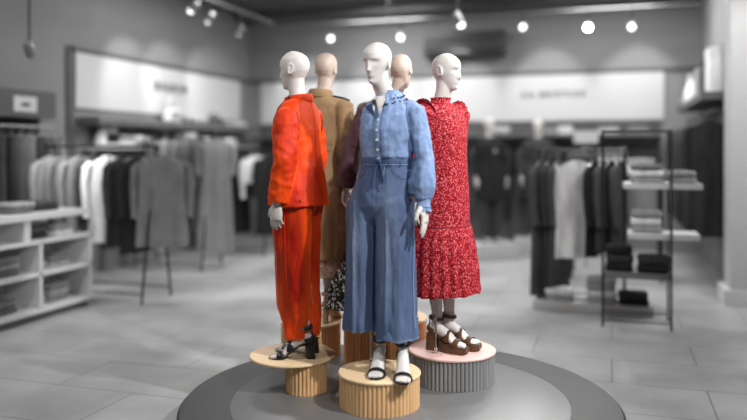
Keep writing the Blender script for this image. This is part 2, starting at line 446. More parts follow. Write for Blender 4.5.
def put_sandal(F, root, hh, pl, kind, m, name='sandal'):
    sole = MB()
    path = [V(0,.066,hh+.004), V(0,.03,hh+.002), V(0,-.02,hh*.86+.004), V(0,-.07,hh*.45+.004+pl*.4), V(0,-.12,.005+pl), V(0,-.17,.004+pl), V(0,-.205,.006+pl)]
    wid = [.016,.034,.032,.037,.048,.047,.026]
    sole.tube(path, [(w, .0055) for w in wid], 14, up=(1,0,0))
    if kind == 'platform':
        pr = []
        for y, w, zt, zb in ((-.205,.03,pl+.004,.012), (-.18,.046,pl+.006,.0), (-.12,.05,pl+.008,0), (-.06,.042,hh*.42+pl*.45,0), (-.03,.036,hh*.62+.01,.02)):
            pr.append([V(w*sx, y, lerp(zb, zt, sz)) for sx, sz in ((-1,0),(1,0),(1.0,1),(-1,1))])
        sole.loft(pr)
    o = sole.xf(F).build(name, m, root)
    hl = MB()
    if kind == 'platform':
        hl.loft([ell(0, .03 + .006*k, z, .034, .036, 16, 3.5) for k, z in ((0, hh), (.5, hh*.4), (1, 0))])
    else:
        b = .026 if kind == 'block' else .021
        hl.loft([ell(0, .034 + .012*k, z, b - .002*k, b*1.05 - .003*k, 16, 3.5) for k, z in ((0, hh + .003), (.4, hh*.5), (1, 0))])
    hl.xf(F).build('heel', m, o)
    def strap(pts, w):
        MB().tube(pts, [(w, .0042)]*len(pts), 8, up=(0,-1,0)).xf(F).build('strap', m, o)
    tw = .022 if kind == 'thin' else .026
    arch = [V(.049*math.cos(a), -.130, pl + .006 + .040*math.sin(a)) for a in [PI*k/12 for k in range(13)]]
    strap(arch, tw)
    if kind != 'thin':
        arch = [V(.041*math.cos(a), -.075 - .0*math.sin(a), hh*.42 + pl*.4 + .01 + .062*math.sin(a)) for a in [PI*k/12 for k in range(13)]]
        strap(arch, .02)
    ank = [V(.040*math.cos(2*PI*k/20), .003 + .046*math.sin(2*PI*k/20), hh + .098 + .008*math.sin(2*PI*k/20)) for k in range(20)]
    aw = {'thin': .012, 'block': .013, 'platform': .010}[kind]
    MB().loop(ank, (.005, aw), 8).xf(F).build('ankle_strap', m, o)
    hb = [V(.036*math.cos(a), .012 + .052*math.sin(a), hh + .020 + .022*math.sin(a)) for a in [PI*k/12 for k in range(13)]]
    MB().tube(hb, [(.0035, .016)]*13, 8, up=(1,0,0)).xf(F).build('heel_counter', m, o)
    MB().tube([V(.0,.052,hh+.02), V(0,.050,hh+.105)], [(.007,.003)]*2, 8).xf(F).build('heel_strap', m, o)
    bk = MB().box(.040,.0455,-.008,.008,hh+.088,hh+.108); bk.xf(F).build('buckle', M['chrome'], o)
    return o

def rod(root, x, y, top=.40):
    MB().lathe([(.006, 0), (.006, top)], 10, (x, y, 0)).lathe([(.012, 0), (.012, .03), (.006, .036)], 12, (x, y, 0)).build('support_rod', M['chrome'], root)

def frill(curve, h, amp, waves, up, out):
    """gathered ruffle strip along curve"""
    mb = MB(); n = len(curve); rows = 4
    grid = []
    for j in range(rows):
        k = j/(rows-1); row = []
        for i, p in enumerate(curve):
            q = math.sin(2*PI*waves*i/(n-1))
            row.append(p + up*h*k + out(p)*(amp*k*q + .006*k))
        grid.append(row)
    fs = []; vs = [p for r in grid for p in r]
    for j in range(rows-1):
        for i in range(n-1): fs.append((j*n+i, j*n+i+1, (j+1)*n+i+1, (j+1)*n+i))
    m0 = len(vs); back = [p - out(p)*.003 for p in vs]
    vs2 = vs + back; f2 = fs + [tuple(i + m0 for i in reversed(f)) for f in fs]
    mb.add(vs2, f2); mb.edge = [p + out(p)*.002 for p in grid[-1]]; return mb

# ---- mannequin in denim, front
def denim_mannequin():
    px, t, pz = 388, 4.2, .36
    root = empty('mannequin', (*at(px, t), pz), TH + math.radians(-28))
    tag(root, 'white mannequin in pale blue denim shirt and wide blue jeans on the front plinth', 'mannequin', 'dressed mannequins on the plinths')
    P = dict(hh=.075, feet=[(-.048, -.0, math.radians(18)), (.100, -.015, math.radians(26))], head_yaw=math.radians(-4), head_nod=math.radians(9), head_tilt=math.radians(2), head_off=(-.045, -.045),
             arms=[((-.125,.045,1.44), (-.115,.135,1.20), (-.03,.165,1.03), (.1,.02,-1), (0,-1,0), (1,0,0), .3),
                   ((.160,.012,1.455), (.212,.02,1.19), (.222,-.01,.955), (.14,-.10,-1), (-1,-.1,0), (-.4,-1,0), .22, 1.8, 1.22)])
    bd = body(P, root, M['skin'], hands=(True, True), voxel=.0052)
    # shirt
    mb = MB()
    mb.loft(shell([(1.545,.055,.055,0,.012), (1.525,.082,.066,0,.012), (1.50,.128,.080,0,.012), (1.47,.156,.094,0,.008), (1.42,.160,.108,0,.0), (1.35,.158,.122,0,-.008),
                   (1.28,.150,.118,0,-.008), (1.22,.144,.112,0,-.004), (1.18,.142,.108,0,-.002), (1.155,.134,.100,0,0)], depth=.03))
    for A, w in zip(P['arms'], (1, 1)):
        sleeve(mb, A, [.05,.056,.061,.057,.053,.052,.055,.062,.040] if A[0][0] > 0 else [.045,.055,.058,.054,.052,.050,.050,.050,.042], end=.95)
    shape = folds(.014, 16, 5, 3); creases = folds(.010, 18, 18, 9, True)
    def dd(co, n):
        sl = .6 if co.x > .18 else .6
        return shape(co, n)*(1 if co.x < .18 else 1.1) + creases(co, n)*sl*.8
    shirt = link('shirt', fuse(mb, .0065, 2, dd), M['shirt'], root)
    sk = Skin(shirt)
    # placket and buttons
    pts = [sk.hit(.0, z, lift=.002) for z in [1.50 - .02*k for k in range(18)]]
    MB().tube(pts, [(.015,.003)]*len(pts), 8, up=(1,0,0)).build('placket', M['shirt'], shirt)
    pts = [sk.hit(.017, z, lift=.0015) for z in [1.50 - .02*k for k in range(18)]]
    MB().tube(pts, .002, 6, up=(1,0,0)).build('placket_seam', M['denim_dark'], shirt)
    for k in range(6):
        p = sk.hit(0, 1.455 - .053*k, lift=.006)
        MB().lathe([(.0075,-.002), (.0075,.002), (.004,.003)], 14).xf(Matrix.Translation(p) @ Matrix.Rotation(PI/2, 4, 'X')).build('button', M['button'], shirt)
    # yoke and armhole seams
    for sd in (-1, 1):
        pts = [sk.hit(sd*x, z, lift=.001) for x, z in ((.128,1.50), (.138,1.45), (.145,1.40), (.150,1.35), (.155,1.30))]
        MB().tube(pts, .0025, 6).build('armhole_seam', M['denim_dark'], shirt)
    # open v of white lining and the two lapels
    def flap(tri, name, m, lift=.006):
        n = 9; vs = []; fs = []
        a, b, c = tri; idx = {}
        for i in range(n+1):
            for j in range(n+1-i):
                u, v = i/n, j/n; w = 1-u-v
                x = a[0]*w + b[0]*u + c[0]*v; z = a[1]*w + b[1]*u + c[1]*v
                idx[i, j] = len(vs); vs.append(sk.hit(x, z, lift=lift))
        for i in range(n):
            for j in range(n-i):
                fs.append((idx[i,j], idx[i+1,j], idx[i,j+1]))
                if i + j < n-1: fs.append((idx[i+1,j], idx[i+1,j+1], idx[i,j+1]))
        mb = MB(); mb.add(vs, fs); o = mb.build(name, m, shirt)
        s = o.modifiers.new('thick', 'SOLIDIFY'); s.thickness = .004; s.offset = 1
        return o
    flap(((-.045,1.535), (.030,1.535), (-.004,1.43)), 'neck_opening', M['skin'], .004)
    flap(((-.085,1.53), (-.045,1.54), (-.03,1.44)), 'lapel', M['white_cotton'], .008)
    flap(((-.100,1.475), (-.052,1.492), (-.012,1.415)), 'lapel_facing', M['denim_dark'], .012)
    flap(((-.058,1.50), (-.034,1.515), (-.03,1.475)), 'embroidered_motif', M['embroidery'], .016)
    # frilled collar with black embroidery
    cc = []
    for k in range(60):
        a = math.radians(-75 + 250*k/59)
        cc.append(V(.070*math.cos(a), .012 - .0 + .068*math.sin(a) - .012*max(0, -math.sin(a)), 1.538 + .018*math.sin(a)))
    cen = V(0,.012,1.54)
    out = lambda p: V(p.x - cen.x, p.y - cen.y, 0).normalized()
    co = frill([p + V(0,0,.024) for p in cc], -.052, .005, 11, V(0,0,1), lambda p: out(p)*2.6 if True else out(p)); c_o = co.build('collar', M['shirt'], shirt)
    MB().tube(co.edge, .0038, 6).build('black_edging', M['embroidery'], c_o)
    st = MB().loft([ell(0,.012,1.53,.066,.062,32), ell(0,.014,1.575,.058,.056,32), ell(0,.014,1.575,.054,.052,32), ell(0,.012,1.53,.062,.058,32)], False, False); st.build('collar_stand', M['shirt'], c_o)
    for j, (dz, r) in enumerate(((-.010,1.34), (-.030,1.72))):
        for k in range(8, 44, 2):
            if j and k % 4: continue
            p = cc[k] + V(0,0,.010+dz) + out(cc[k])*(.010 + .016*(j+.4))
            MB().ball(p, (.0065,.0065,.006), 6, 4).build('embroidered_dot', M['embroidery'], c_o) if k % 4 == 0 else None
    # cuffs: band and frill at each wrist
    for A in P['arms']:
        E, W = Vector(A[1]), Vector(A[2]); d = (W-E).normalized(); e = E.lerp(W, .95)
        MB().tube([e - d*.028, e - d*.01, e + d*.022, e + d*.040], [.044,.040,.038,.043], 22).build('cuff', M['shirt'], root)
        rr = []
        for k in range(41):
            a = 2*PI*k/40; u = d.orthogonal().normalized(); w = d.cross(u)
            rr.append(e + d*.034 + (u*math.cos(a) + w*math.sin(a))*.036)
        frill(rr, .03, .007, 9, d, lambda p: ((p - e) - d*(p-e).dot(d)).normalized()).build('cuff_frill', M['shirt'], root)
    # jeans
    mb = MB()
    mb.loft([ell(cx, cy, z, rx, ry, 40, 2.2) for z, rx, ry, cy, cx in ((1.195,.137,.104,0,-.006), (1.16,.140,.106,.002,-.010), (1.08,.160,.122,.008,-.026), (1.0,.180,.132,.012,-.044), (.93,.186,.132,.012,-.052), (.87,.170,.116,.012,-.054), (.80,.105,.085,.010,-.055), (.72,.05,.05,.006,-.056))])
    for sd in (-1, 1):
        fx, fy, fw = P['feet'][0 if sd < 0 else 1]
        fy = .012
        mb.loft(shell([(1.02,.085,.10,sd*.086-.046,.012), (.95,.102,.125,sd*.088-.052,.012), (.85,.106,.126,sd*.090-.055,.008), (.70,.106,.122,sd*.094-.057,.0), (.5,.109,.122,sd*.096-.058,fy*.5),
                       (.34,.113,.128,sd*.099-.058,fy*.8), (.235,.116,.132,sd*.102-.057,fy), (.185 if sd > 0 else .222,.117,.134,sd*.102-.057,fy)], n=36, p=2.1))
    shape = folds(.024, 11, 1.3, 5); fine = folds(.009, 20, 3, 8); cr = folds(.010, 12, 9, 2, True)
    def dj(co, n):
        k = max(.15, min(1, (.95 - co.z)/.25))
        crease = .010*math.exp(-((abs(co.x + .055) - .10)/.010)**2)*(1 if n.y < -.2 else 0)*k
        hipf = cr(co, n)*math.exp(-((co.z - .93)/.10)**2)
        low = .008*nz(co.x*9, co.y*9, co.z*10)*max(0, 1 - (co.z-.19)/.25)
        groove = -.015*math.exp(-((co.x + .055)/.020)**2)*max(0, min(1, (.95 - co.z)/.15))*(1 if n.y < -.1 else 0)
        return (shape(co, n) + fine(co, n))*k + crease + hipf + low + groove
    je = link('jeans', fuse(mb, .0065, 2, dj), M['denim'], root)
    wa = je.data.attributes.new('pale_areas', 'FLOAT', 'POINT')  # lighter values on the thigh fronts and along the worn hems
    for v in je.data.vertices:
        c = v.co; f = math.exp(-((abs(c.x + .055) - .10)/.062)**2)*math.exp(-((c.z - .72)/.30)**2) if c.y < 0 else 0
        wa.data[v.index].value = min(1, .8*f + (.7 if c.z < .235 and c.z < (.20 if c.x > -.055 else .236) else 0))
    tuck(bd, shirt, 1.17, 1.515, .21); tuck(bd, je, .26, .98, .18, far=.09); tuck(bd, je, .98, 1.17, .165); tuck(shirt, je, 1.0, 1.198, .3, .004)
    js = Skin(je)
    wb = js.ring((0,.003,1.180), .4, 48, .003)
    MB().loop(wb, (.004,.020), 8).build('waistband', M['denim'], je)
    MB().loop([p + V(0,0,-.021) for p in wb], .0025, 6).build('waistband_seam', M['denim_light'], je)
    for x in (-.095, -.045, .055, .105):
        p = [js.hit(x, z, lift=.007) for z in (1.205, 1.18, 1.15)]
        MB().tube(p, [(.006,.003)]*3, 6, up=(1,0,0)).build('belt_loop', M['denim'], je)
    p0 = js.hit(.0, 1.18, lift=.010)
    MB().ball(p0, (.017,.012,.015), 12, 8).build('button_knot', M['denim_dark'], je)
    for sx, L in ((-.016, .13), (.010, .10)):
        pts = [p0 + V(0,0,0)] + [js.hit(sx + .004*k*(1 if sx > 0 else -1), 1.165 - L*k/5, lift=.008) for k in range(1, 6)]
        MB().tube(pts, [(.009,.004)]*6, 8, up=(1,0,0)).build('waist_tie', M['denim_dark'], je)
    pts = [js.hit(0 + .004*math.sin(k), 1.15 - .02*k, lift=.001) for k in range(8)]
    MB().tube(pts, .003, 6).build('fly_seam', M['denim_dark'], je)
    pts = [js.hit(.028 - (.0 if k < 7 else .011*(k-6)), 1.15 - .014*k, lift=.001) for k in range(9)]
    MB().tube(pts, .0018, 6).build('fly_stitching', M['denim_light'], je)
    for sd in (-1, 1):
        pts = [js.hit(sd*(.062 + .088*(k/9)), 1.152 - .075*math.sin(PI*.5*min(1, k/7)) + (.012*(k-7) if k > 7 else 0), lift=.002) for k in range(10)]
        MB().tube(pts, .004, 6).build('pocket_edge', M['denim_dark'], je)
        MB().tube([p + V(0,-.001,-.008) for p in pts], .0022, 6).build('pocket_stitching', M['denim_light'], je)
        hem = [v for v in js.ring((sd*.108, P['feet'][0 if sd < 0 else 1][1] + .035, (.172 if sd > 0 else .202)), .17 if False else .134, 40, .001)]
        # outseam
        pts = []
        for k in range(24):
            h = js.b.ray_cast(V(sd*.5, .012 - .0006*k, 1.13 - .038*k), V(-sd, 0, 0))
            if h[0] is not None: pts.append(h[0] + h[1]*.001)
        MB().tube(pts, .0028, 6).build('outseam', M['denim_light'], je)
    for sd, F in zip((-1, 1), pose_frames(P)):
        put_sandal(F, root, .075, 0, 'thin', M['black'])
    rod(root, -.125, .03, .34)
    return root

# ---- mannequin in orange velvet suit
def orange_mannequin():
    root = empty('mannequin', (*at(297, 4.55), .36), TH + math.radians(-112))
    tag(root, 'white mannequin turned away in a bright orange velvet trouser suit', 'mannequin', 'dressed mannequins on the plinths')
    P = dict(hh=.085, feet=[(-.06, .045, math.radians(10)), (.075, .085, math.radians(20))], head_yaw=math.radians(-2), head_nod=math.radians(5), head_off=(0,-.02),
             arms=[((-.165,.01,1.455), (-.225,.02,1.19), (-.225,-.04,.94), (0,-.1,-1), (1,0,0), (0,-1,0)),
                   ((.160,.02,1.44), (.232,.045,1.18), (.230,-.01,.93), (0,-.06,-1), (-1,0,0), (0,-1,0), .5)])
    bd = body(P, root, M['skin'])
    mb = MB()
    mb.loft(shell([(1.565,.056,.058,0,.022), (1.545,.085,.072,0,.020), (1.525,.130,.082,0,.014), (1.49,.168,.092,0,.012), (1.44,.184,.108,0,.008), (1.36,.188,.132,0,-.002),
                   (1.27,.172,.128,0,.002), (1.18,.166,.130,0,.008), (1.08,.186,.146,0,.012), (.98,.206,.160,0,.012), (.905,.216,.170,0,.010)], depth=.12))
    for A in P['arms']:
        sleeve(mb, A, [.05,.062,.070,.072,.070,.068,.065,.063,.061], end=.95)
    f1 = folds(.012, 9, 3, 1); f2 = folds(.017, 10, 12, 6, True)
    def dj(co, n):
        arm = 1 if abs(co.x) > .17 else .3
        k = f1(co, n)*.8 + f2(co, n)*arm*.8*(.4 + .6*math.exp(-((co.z-1.2)/.2)**2))
        if n.y > .3: k -= .006*math.exp(-(co.x/.006)**2)
        return k
    ja = link('blazer', fuse(mb, .007, 2, dj), M['orange'], root)
    sk = Skin(ja)
    # collar round the neck, lapels in front, armhole seams, pocket flap, cuff buttons
    cp = []
    for k in range(25):
        a = math.radians(-62 + 304*k/24); cp.append(V(.074*math.cos(a), .022 + .074*math.sin(a) - .02*max(0,-math.sin(a)), 1.545 + .012*math.sin(a)))
    MB().tube(cp, [(.007,.026)]*25, 10, up=(1,0,0)).build('collar', M['orange'], ja)
    for sd in (-1, 1):
        pts = [sk.hit(sd*x, z, lift=.006) for x, z in ((.062,1.545), (.075,1.49), (.075,1.43), (.05,1.34), (.016,1.24))]
        MB().tube(pts, [(.012,.004), (.034,.006), (.042,.006), (.03,.006), (.006,.004)], 10, up=(1,0,0)).build('lapel', M['orange'], ja)
        pts = [sk.near((sd*x, y, z), .0005) for x, y, z in ((.172,.05,1.50), (.166,.09,1.46), (.158,.11,1.40), (.156,.10,1.34), (.16,.06,1.30))]
        MB().tube(pts, .004, 6).build('armhole_seam', M['orange_seam'], ja)
        pts = [sk.hit(sd*x, 1.03, lift=.004) for x in (.07,.10,.13,.16)]
        MB().tube(pts, [(.005,.022)]*4, 8, up=(0,-1,0)).build('pocket_flap', M['orange'], ja)
        A = P['arms'][0 if sd < 0 else 1]
        for k in range(3):
            c = Vector(A[1]).lerp(Vector(A[2]), .84 - .07*k) + V(sd*.02, .2, 0)
            p = sk.near(c, .002); MB().ball(p, .0065, 8, 6).build('cuff_button', M['orange_trouser'], ja)
    pts = [sk.hit(-z*0 + .0, z, (0,-1,0), lift=.0005) for z in [1.53 - .03*k for k in range(21)]]
    MB().tube(pts, .0012, 6).build('back_seam', M['orange_seam'], ja)
    pts = [sk.hit(0, 1.22 - .04*k, lift=.003) for k in range(8)]
    MB().tube(pts, .003, 6).build('front_edge', M['orange_trouser'], ja)
    for sd in (-1, 1):
        MB().tube([sk.near((sd*.030, -.05, 1.56), .006), sk.near((sd*.055,-.03,1.565), .008), sk.near((sd*.085,-.01,1.55), .006)], [(.006,.010)]*3, 8).build('black_collar_tip', M['embroidery'], ja)
    # trousers
    mb = MB()
    mb.loft([ell(0, cy, z, rx, ry, 36, 2.2) for z, rx, ry, cy in ((1.12,.135,.105,.004), (1.0,.178,.128,.012), (.92,.182,.128,.014), (.86,.155,.11,.012), (.78,.09,.08,.01))])
    for sd in (-1, 1):
        fx, fy, w = P['feet'][0 if sd < 0 else 1]
        mb.loft(shell([(1.0,.08,.10,sd*.085,.012), (.9,.098,.122,sd*.088,.012), (.75,.098,.120,sd*.080,.006), (.55,.096,.118,sd*.070,.004), (.35,.088,.102,sd*.060,.012),
                       (.2,.082,.092,sd*.055,.024), (.118,.080,.090,sd*.052,.03)], n=32, p=2.1))
    f1 = folds(.020, 11, 3, 4); f2 = folds(.012, 13, 8, 11, True)
    tr = link('trousers', fuse(mb, .0065, 2, lambda co, n: f1(co, n) + f2(co, n)*max(0, 1 - abs(co.z-.25)/.3)), M['orange_trouser'], root)
    tuck(tr, ja, .925, 1.2, .3); tuck(bd, tr, .15, .8, far=.16); tuck(bd, tr, .8, 1.1); tuck(bd, ja, .93, 1.5, .17)
    ts = Skin(tr)
    pts = []
    for k in range(20):
        h = ts.b.ray_cast(V(.5, .012, .95 - .043*k), V(-1,0,0))
        if h[0] is not None: pts.append(h[0])
    MB().tube(pts, .003, 6).build('outseam', M['orange'], tr)
    for F in pose_frames(P): put_sandal(F, root, .085, 0, 'block', M['black'])
    return root

# ---- mannequin in khaki coat, behind
def khaki_mannequin():
    root = empty('mannequin', (*at(322, 5.25), .405), TH + math.radians(156), 1.018)
    tag(root, 'pale mannequin facing away in a long khaki trench coat, behind the orange suit', 'mannequin', 'dressed mannequins on the plinths')
    P = dict(hh=.09, feet=[(-.065, .03, 0), (.075, .05, math.radians(6))], head_off=(-.03,-.01), head_yaw=math.radians(4), head_nod=math.radians(4),
             arms=[((-.165,.01,1.455), (-.195,.02,1.19), (-.185,-.06,.93), (0,-.1,-1), (1,0,0), (0,-1,0)),
                   ((.165,.01,1.455), (.195,.02,1.19), (.185,-.06,.93), (0,-.1,-1), (-1,0,0), (0,-1,0))])
    body(P, root, M['skin_beige'])
    mb = MB()
    mb.loft(shell([(1.56,.056,.058,0,.022), (1.54,.090,.075,0,.02), (1.515,.150,.088,0,.014), (1.485,.185,.10,0,.010), (1.42,.192,.118,0,.004), (1.32,.178,.126,0,0), (1.20,.160,.120,0,.004),
                   (1.10,.172,.128,0,.01), (.95,.192,.142,0,.012), (.75,.208,.155,0,.012), (.55,.222,.168,0,.012), (.44,.228,.174,0,.012)], depth=.14))
    for A in P['arms']: sleeve(mb, A, [.05,.068,.078,.074,.068,.064,.062,.060,.060], end=.92)
    f1 = folds(.014, 9, 1.8, 2); f2 = folds(.008, 12, 12, 3, True)
    def dk(co, n): return f1(co, n)*(1 if co.z < 1.2 else .5) + f2(co, n)*(.9 if abs(co.x) > .17 else .3) - (.012*math.exp(-(co.x/.008)**2) if n.y > .3 and co.z < 1.0 else 0)
    co_ = link('coat', fuse(mb, .0075, 2, dk), M['khaki'], root)
    sk = Skin(co_)
    cp = [V(.078*math.cos(a), .022 + .078*math.sin(a), 1.552 + .012*math.sin(a)) for a in [math.radians(-60 + 300*k/24) for k in range(25)]]
    MB().tube(cp, [(.008,.030)]*25, 10, up=(1,0,0)).build('collar', M['khaki'], co_)
    MB().loop(sk.ring((0,.004,1.18), .19, 40, .004), (.005,.020), 8).build('belt', M['khaki'], co_)
    for sd in (-1, 1):
        pts = [sk.near((sd*x, .0, z), .006) for x, z in ((.10,1.56), (.135,1.555), (.17,1.53), (.20,1.50))]
        MB().tube(pts, [(.022,.006)]*4, 8, up=(0,1,0)).build('epaulette', M['embroidery'], co_)
        pts = [sk.near((sd*x, y, z), 0) for x, y, z in ((.172,.05,1.50), (.166,.09,1.46), (.158,.11,1.40), (.156,.10,1.34))]
        MB().tube(pts, .003, 6).build('armhole_seam', M['brown'], co_)
        A = P['arms'][0 if sd < 0 else 1]; e = Vector(A[1]).lerp(Vector(A[2]), .8); d = (Vector(A[2]) - Vector(A[1])).normalized()
        MB().tube([e - d*.012, e + d*.012], [.068]*2, 20).build('sleeve_strap', M['khaki'], co_)
    pts = [sk.hit(0, 1.10 - .03*k, (0,-1,0), lift=.0) for k in range(22)]
    MB().tube(pts, .003, 6).build('back_vent', M['brown'], co_)
    mb = MB().loft(shell([(.62,.15,.12,0,.012), (.45,.20,.15,0,.012), (.32,.212,.162,0,.012)], n=80, wob=lambda z: (.02, 14, 0)))
    link('skirt', fuse(mb, .007, 1, folds(.008, 12, 2, 7)), M['dots'], root)
    for F in pose_frames(P):
        put_sandal(F, root, .09, 0, 'thin', M['tan'])
    rod(root, .02, .12, .5)
    return root

# ---- mannequin in long rose coat, in the middle of the back
def rose_mannequin():
    root = empty('mannequin', (*at(389, 4.97), .478), TH + math.radians(152), .952)
    tag(root, 'pale mannequin facing away in a long dusky rose coat, half hidden behind the denim outfit', 'mannequin', 'dressed mannequins on the plinths')
    P = dict(hh=.09, feet=[(-.065, .0, 0), (.065, .02, 0)], head_yaw=math.radians(4), head_nod=math.radians(3), head_off=(-.10, .0), head_tilt=math.radians(6),
             arms=[((-.165,.01,1.455), (-.225,.02,1.19), (-.215,-.02,.93), (0,-.05,-1), (1,0,0), (0,-1,0)),
                   ((.165,.01,1.455), (.285,.03,1.19), (.335,.03,.90), (.05,.0,-1), (-1,0,0), (0,-1,0), .5)])
    body(P, root, M['skin_beige'])
    mb = MB()
    mb.loft(shell([(1.56,.056,.058,-.02,.022), (1.54,.090,.075,-.012,.02), (1.515,.150,.088,0,.014), (1.485,.185,.10,0,.010), (1.42,.192,.118,0,.004), (1.32,.178,.126,0,0), (1.20,.165,.124,0,.004),
                   (1.10,.178,.130,0,.01), (.95,.198,.142,0,.012), (.7,.212,.150,-.01,.012), (.45,.226,.160,-.02,.012), (.26,.236,.168,-.025,.012)], depth=.14))
    for A, en in zip(P['arms'], (.12, .93)): sleeve(mb, A, [.05,.068,.078,.074,.068,.066,.064,.064,.066], end=en)
    f1 = folds(.016, 10, 1.5, 5); f2 = folds(.008, 12, 10, 3, True)
    co_ = link('coat', fuse(mb, .0075, 2, lambda co, n: f1(co, n)*(1 if co.z < 1.2 else .4) + f2(co, n)*(.8 if abs(co.x) > .17 else .3)), M['rose'], root)
    cp = [V(.078*math.cos(a) - .022, .022 + .078*math.sin(a), 1.552 + .012*math.sin(a)) for a in [math.radians(-60 + 300*k/24) for k in range(25)]]
    MB().tube(cp, [(.008,.030)]*25, 10, up=(1,0,0)).build('collar', M['rose'], co_)
    for A in P['arms'][1:]:
        e = Vector(A[1]).lerp(Vector(A[2]), .88); d = (Vector(A[2]) - Vector(A[1])).normalized()
        MB().tube([e - d*.025, e + d*.02], [.072,.070], 20).build('cuff', M['rose'], co_)
    mb = MB().loft(shell([(.62,.17,.13,.02,.012), (.42,.23,.17,.08,.012), (.25,.28,.20,.15,.012), (.06,.30,.20,.18,.012)], n=90, wob=lambda z: (.03, 13, 0)))
    link('skirt', fuse(mb, .008, 1, folds(.008, 12, 2, 7)), M['mono'], root)
    for F in pose_frames(P): put_sandal(F, root, .09, 0, 'thin', M['black'])
    rod(root, -.19, -.05, .5)
    return root

# ---- mannequin in red dress
def red_mannequin():
    root = empty('mannequin', (*at(442, 4.67), .36), TH + math.radians(48))
    tag(root, 'white mannequin in a long sleeved red floral dress on the pink topped plinth', 'mannequin', 'dressed mannequins on the plinths')
    P = dict(hh=.10, plat=.035, feet=[(-.05, .0, math.radians(12)), (.055, -.015, math.radians(16))], head_yaw=math.radians(10), head_nod=math.radians(6), head_off=(.005,-.03),
             arms=[((-.160,.01,1.455), (-.215,.05,1.19), (-.215,.06,.94), (0,.0,-1), (1,0,0), (0,-1,0), .3),
                   ((.160,.01,1.455), (.205,.05,1.19), (.19,.02,.94), (0,-.05,-1), (-1,0,0), (0,-1,0), .3)])
    body(P, root, M['skin'])
    mb = MB()
    gath = lambda z: (.034*max(0, min(1, (.80 - z)/.25)) + (.0 if z < .8 else .003), 21, 1.0)
    mb.loft(shell([(1.555,.056,.056,0,.010), (1.54,.066,.060,0,.011), (1.525,.088,.070,0,.012), (1.505,.130,.082,0,.012), (1.475,.166,.098,0,.006), (1.42,.172,.116,0,-.002), (1.34,.170,.128,0,-.008),
                   (1.2,.166,.132,0,-.002), (1.05,.178,.142,0,.004), (.92,.190,.152,0,.004), (.80,.195,.158,0,.002), (.775,.194,.158,0,.002), (.755,.206,.170,0,.002), (.65,.224,.192,0,.002), (.5,.240,.208,0,0), (.355,.250,.220,0,0)], n=126, wob=gath, depth=.2))
    for A in P['arms']: sleeve(mb, A, [.05,.074,.090,.080,.068,.062,.062,.066,.046], end=.93)
    f1 = folds(.013, 10, 2, 6); f2 = folds(.008, 14, 9, 2, True)
    dr = link('dress', fuse(mb, .007, 1, lambda co, n: f1(co, n)*.8 + f2(co, n)*.5), M['red'], root)
    sk = Skin(dr)
    MB().loop(sk.ring((0,.002,.772), .5, 60, .001), .0045, 6).build('tier_seam', mat_dark_red, dr)
    cc = [V(.056*math.cos(2*PI*k/60), .010 + .058*math.sin(2*PI*k/60), 1.546) for k in range(61)]
    out = lambda p: V(p.x, p.y - .008, 0).normalized()
    frill(cc, .020, .005, 14, V(0,0,1), out).build('neck_frill', M['red'], dr)
    for sd in (-1, 1):
        pts = [sk.near(p, .002) for p in ((sd*.150,.07,1.48), (sd*.158,.045,1.51), (sd*.16,.01,1.53), (sd*.158,-.03,1.515), (sd*.150,-.07,1.48), (sd*.146,-.1,1.43))]
        cur = []
        for i in range(40):
            k = i/39*(len(pts)-1); a = min(int(k), len(pts)-2); cur.append(pts[a].lerp(pts[a+1], k-a))
        frill(cur, .030, .006, 8, V(sd*.6,0,.8), lambda p: V(sd*.5, 0, .3)).build('shoulder_frill', M['red'], dr)
        A = P['arms'][0 if sd < 0 else 1]; e = Vector(A[1]).lerp(Vector(A[2]), .93); d = (Vector(A[2]) - Vector(A[1])).normalized()
        MB().tube([e - d*.03, e + d*.02], [.046,.040], 20).build('cuff', M['red'], dr)
    A = P['arms'][0]; W = Vector(A[2]) + V(0,0,-.012)
    MB().loop([W + V(.031*math.cos(a), .027*math.sin(a), .004*math.sin(a)) for a in [2*PI*k/24 for k in range(24)]], .005, 8).build('bracelet', M['gold'], root)
    for F in pose_frames(P): put_sandal(F, root, .10, .035, 'platform', M['brown'], 'platform_sandal')
    rod(root, -.115, -.04, .5)
    return root
mat_dark_red = mat('dark_red_seam', (.16,.002,.006), .8)
# ------------------------------------------------------------------ plinths and stage
def plinth(px, t, z0, z1, r, label, top, side, top_r=None, body_px=None, ribs=56, top_t=.016):
    x, y = at(px, t); root = empty('display_plinth', (x, y, z0))
    h = z1 - z0
    tr = top_r or r
    MB().lathe([(tr - .004, h - top_t), (tr, h - top_t + .004), (tr, h - .004), (tr - .004, h)], 72).build('top_board', top, root, ang=30)
    cx = cy = 0
    if body_px:
        bx, by = at(*body_px); cx, cy = bx - x, by - y
    rings = []; n = ribs*8
    def prof(z, core=0):
        out = []
        for k in range(n):
            a = 2*PI*k/n; q = (k % 8)/8*2 - 1
            rr = r - .006 - .013*(1 - math.sqrt(max(0, 1 - q*q*.98))) if not core else r - .03
            out.append(V(cx + rr*math.cos(a), cy + rr*math.sin(a), z))
        return out
    MB().loft([prof(0), prof(h - top_t)]).build('ribbed_drum', side, root, ang=60)
    tag(root, label, 'plinth', 'round ribbed display plinths')
    return root
ZS = .17
plinth(379.5, 4.2, ZS, .36, .232, 'pale wooden ribbed plinth at the front, under the denim mannequin', M['wood_top'], M['wood_side'])
plinth(293, 4.55, ZS, .36, .130, 'wooden ribbed plinth with a wide oval top, under the orange suited mannequin', M['wood_top'], M['wood_side'], top_r=.262, body_px=(306, 4.45), ribs=32)
plinth(452, 4.67, ZS, .36, .272, 'pink topped grey ribbed plinth under the red dress mannequin', M['pink_top'], M['plinth_grey'], ribs=64)
plinth(311, 5.25, ZS, .405, .215, 'wooden ribbed plinth at the back left, under the khaki coat mannequin', M['wood_top'], M['wood_side'])
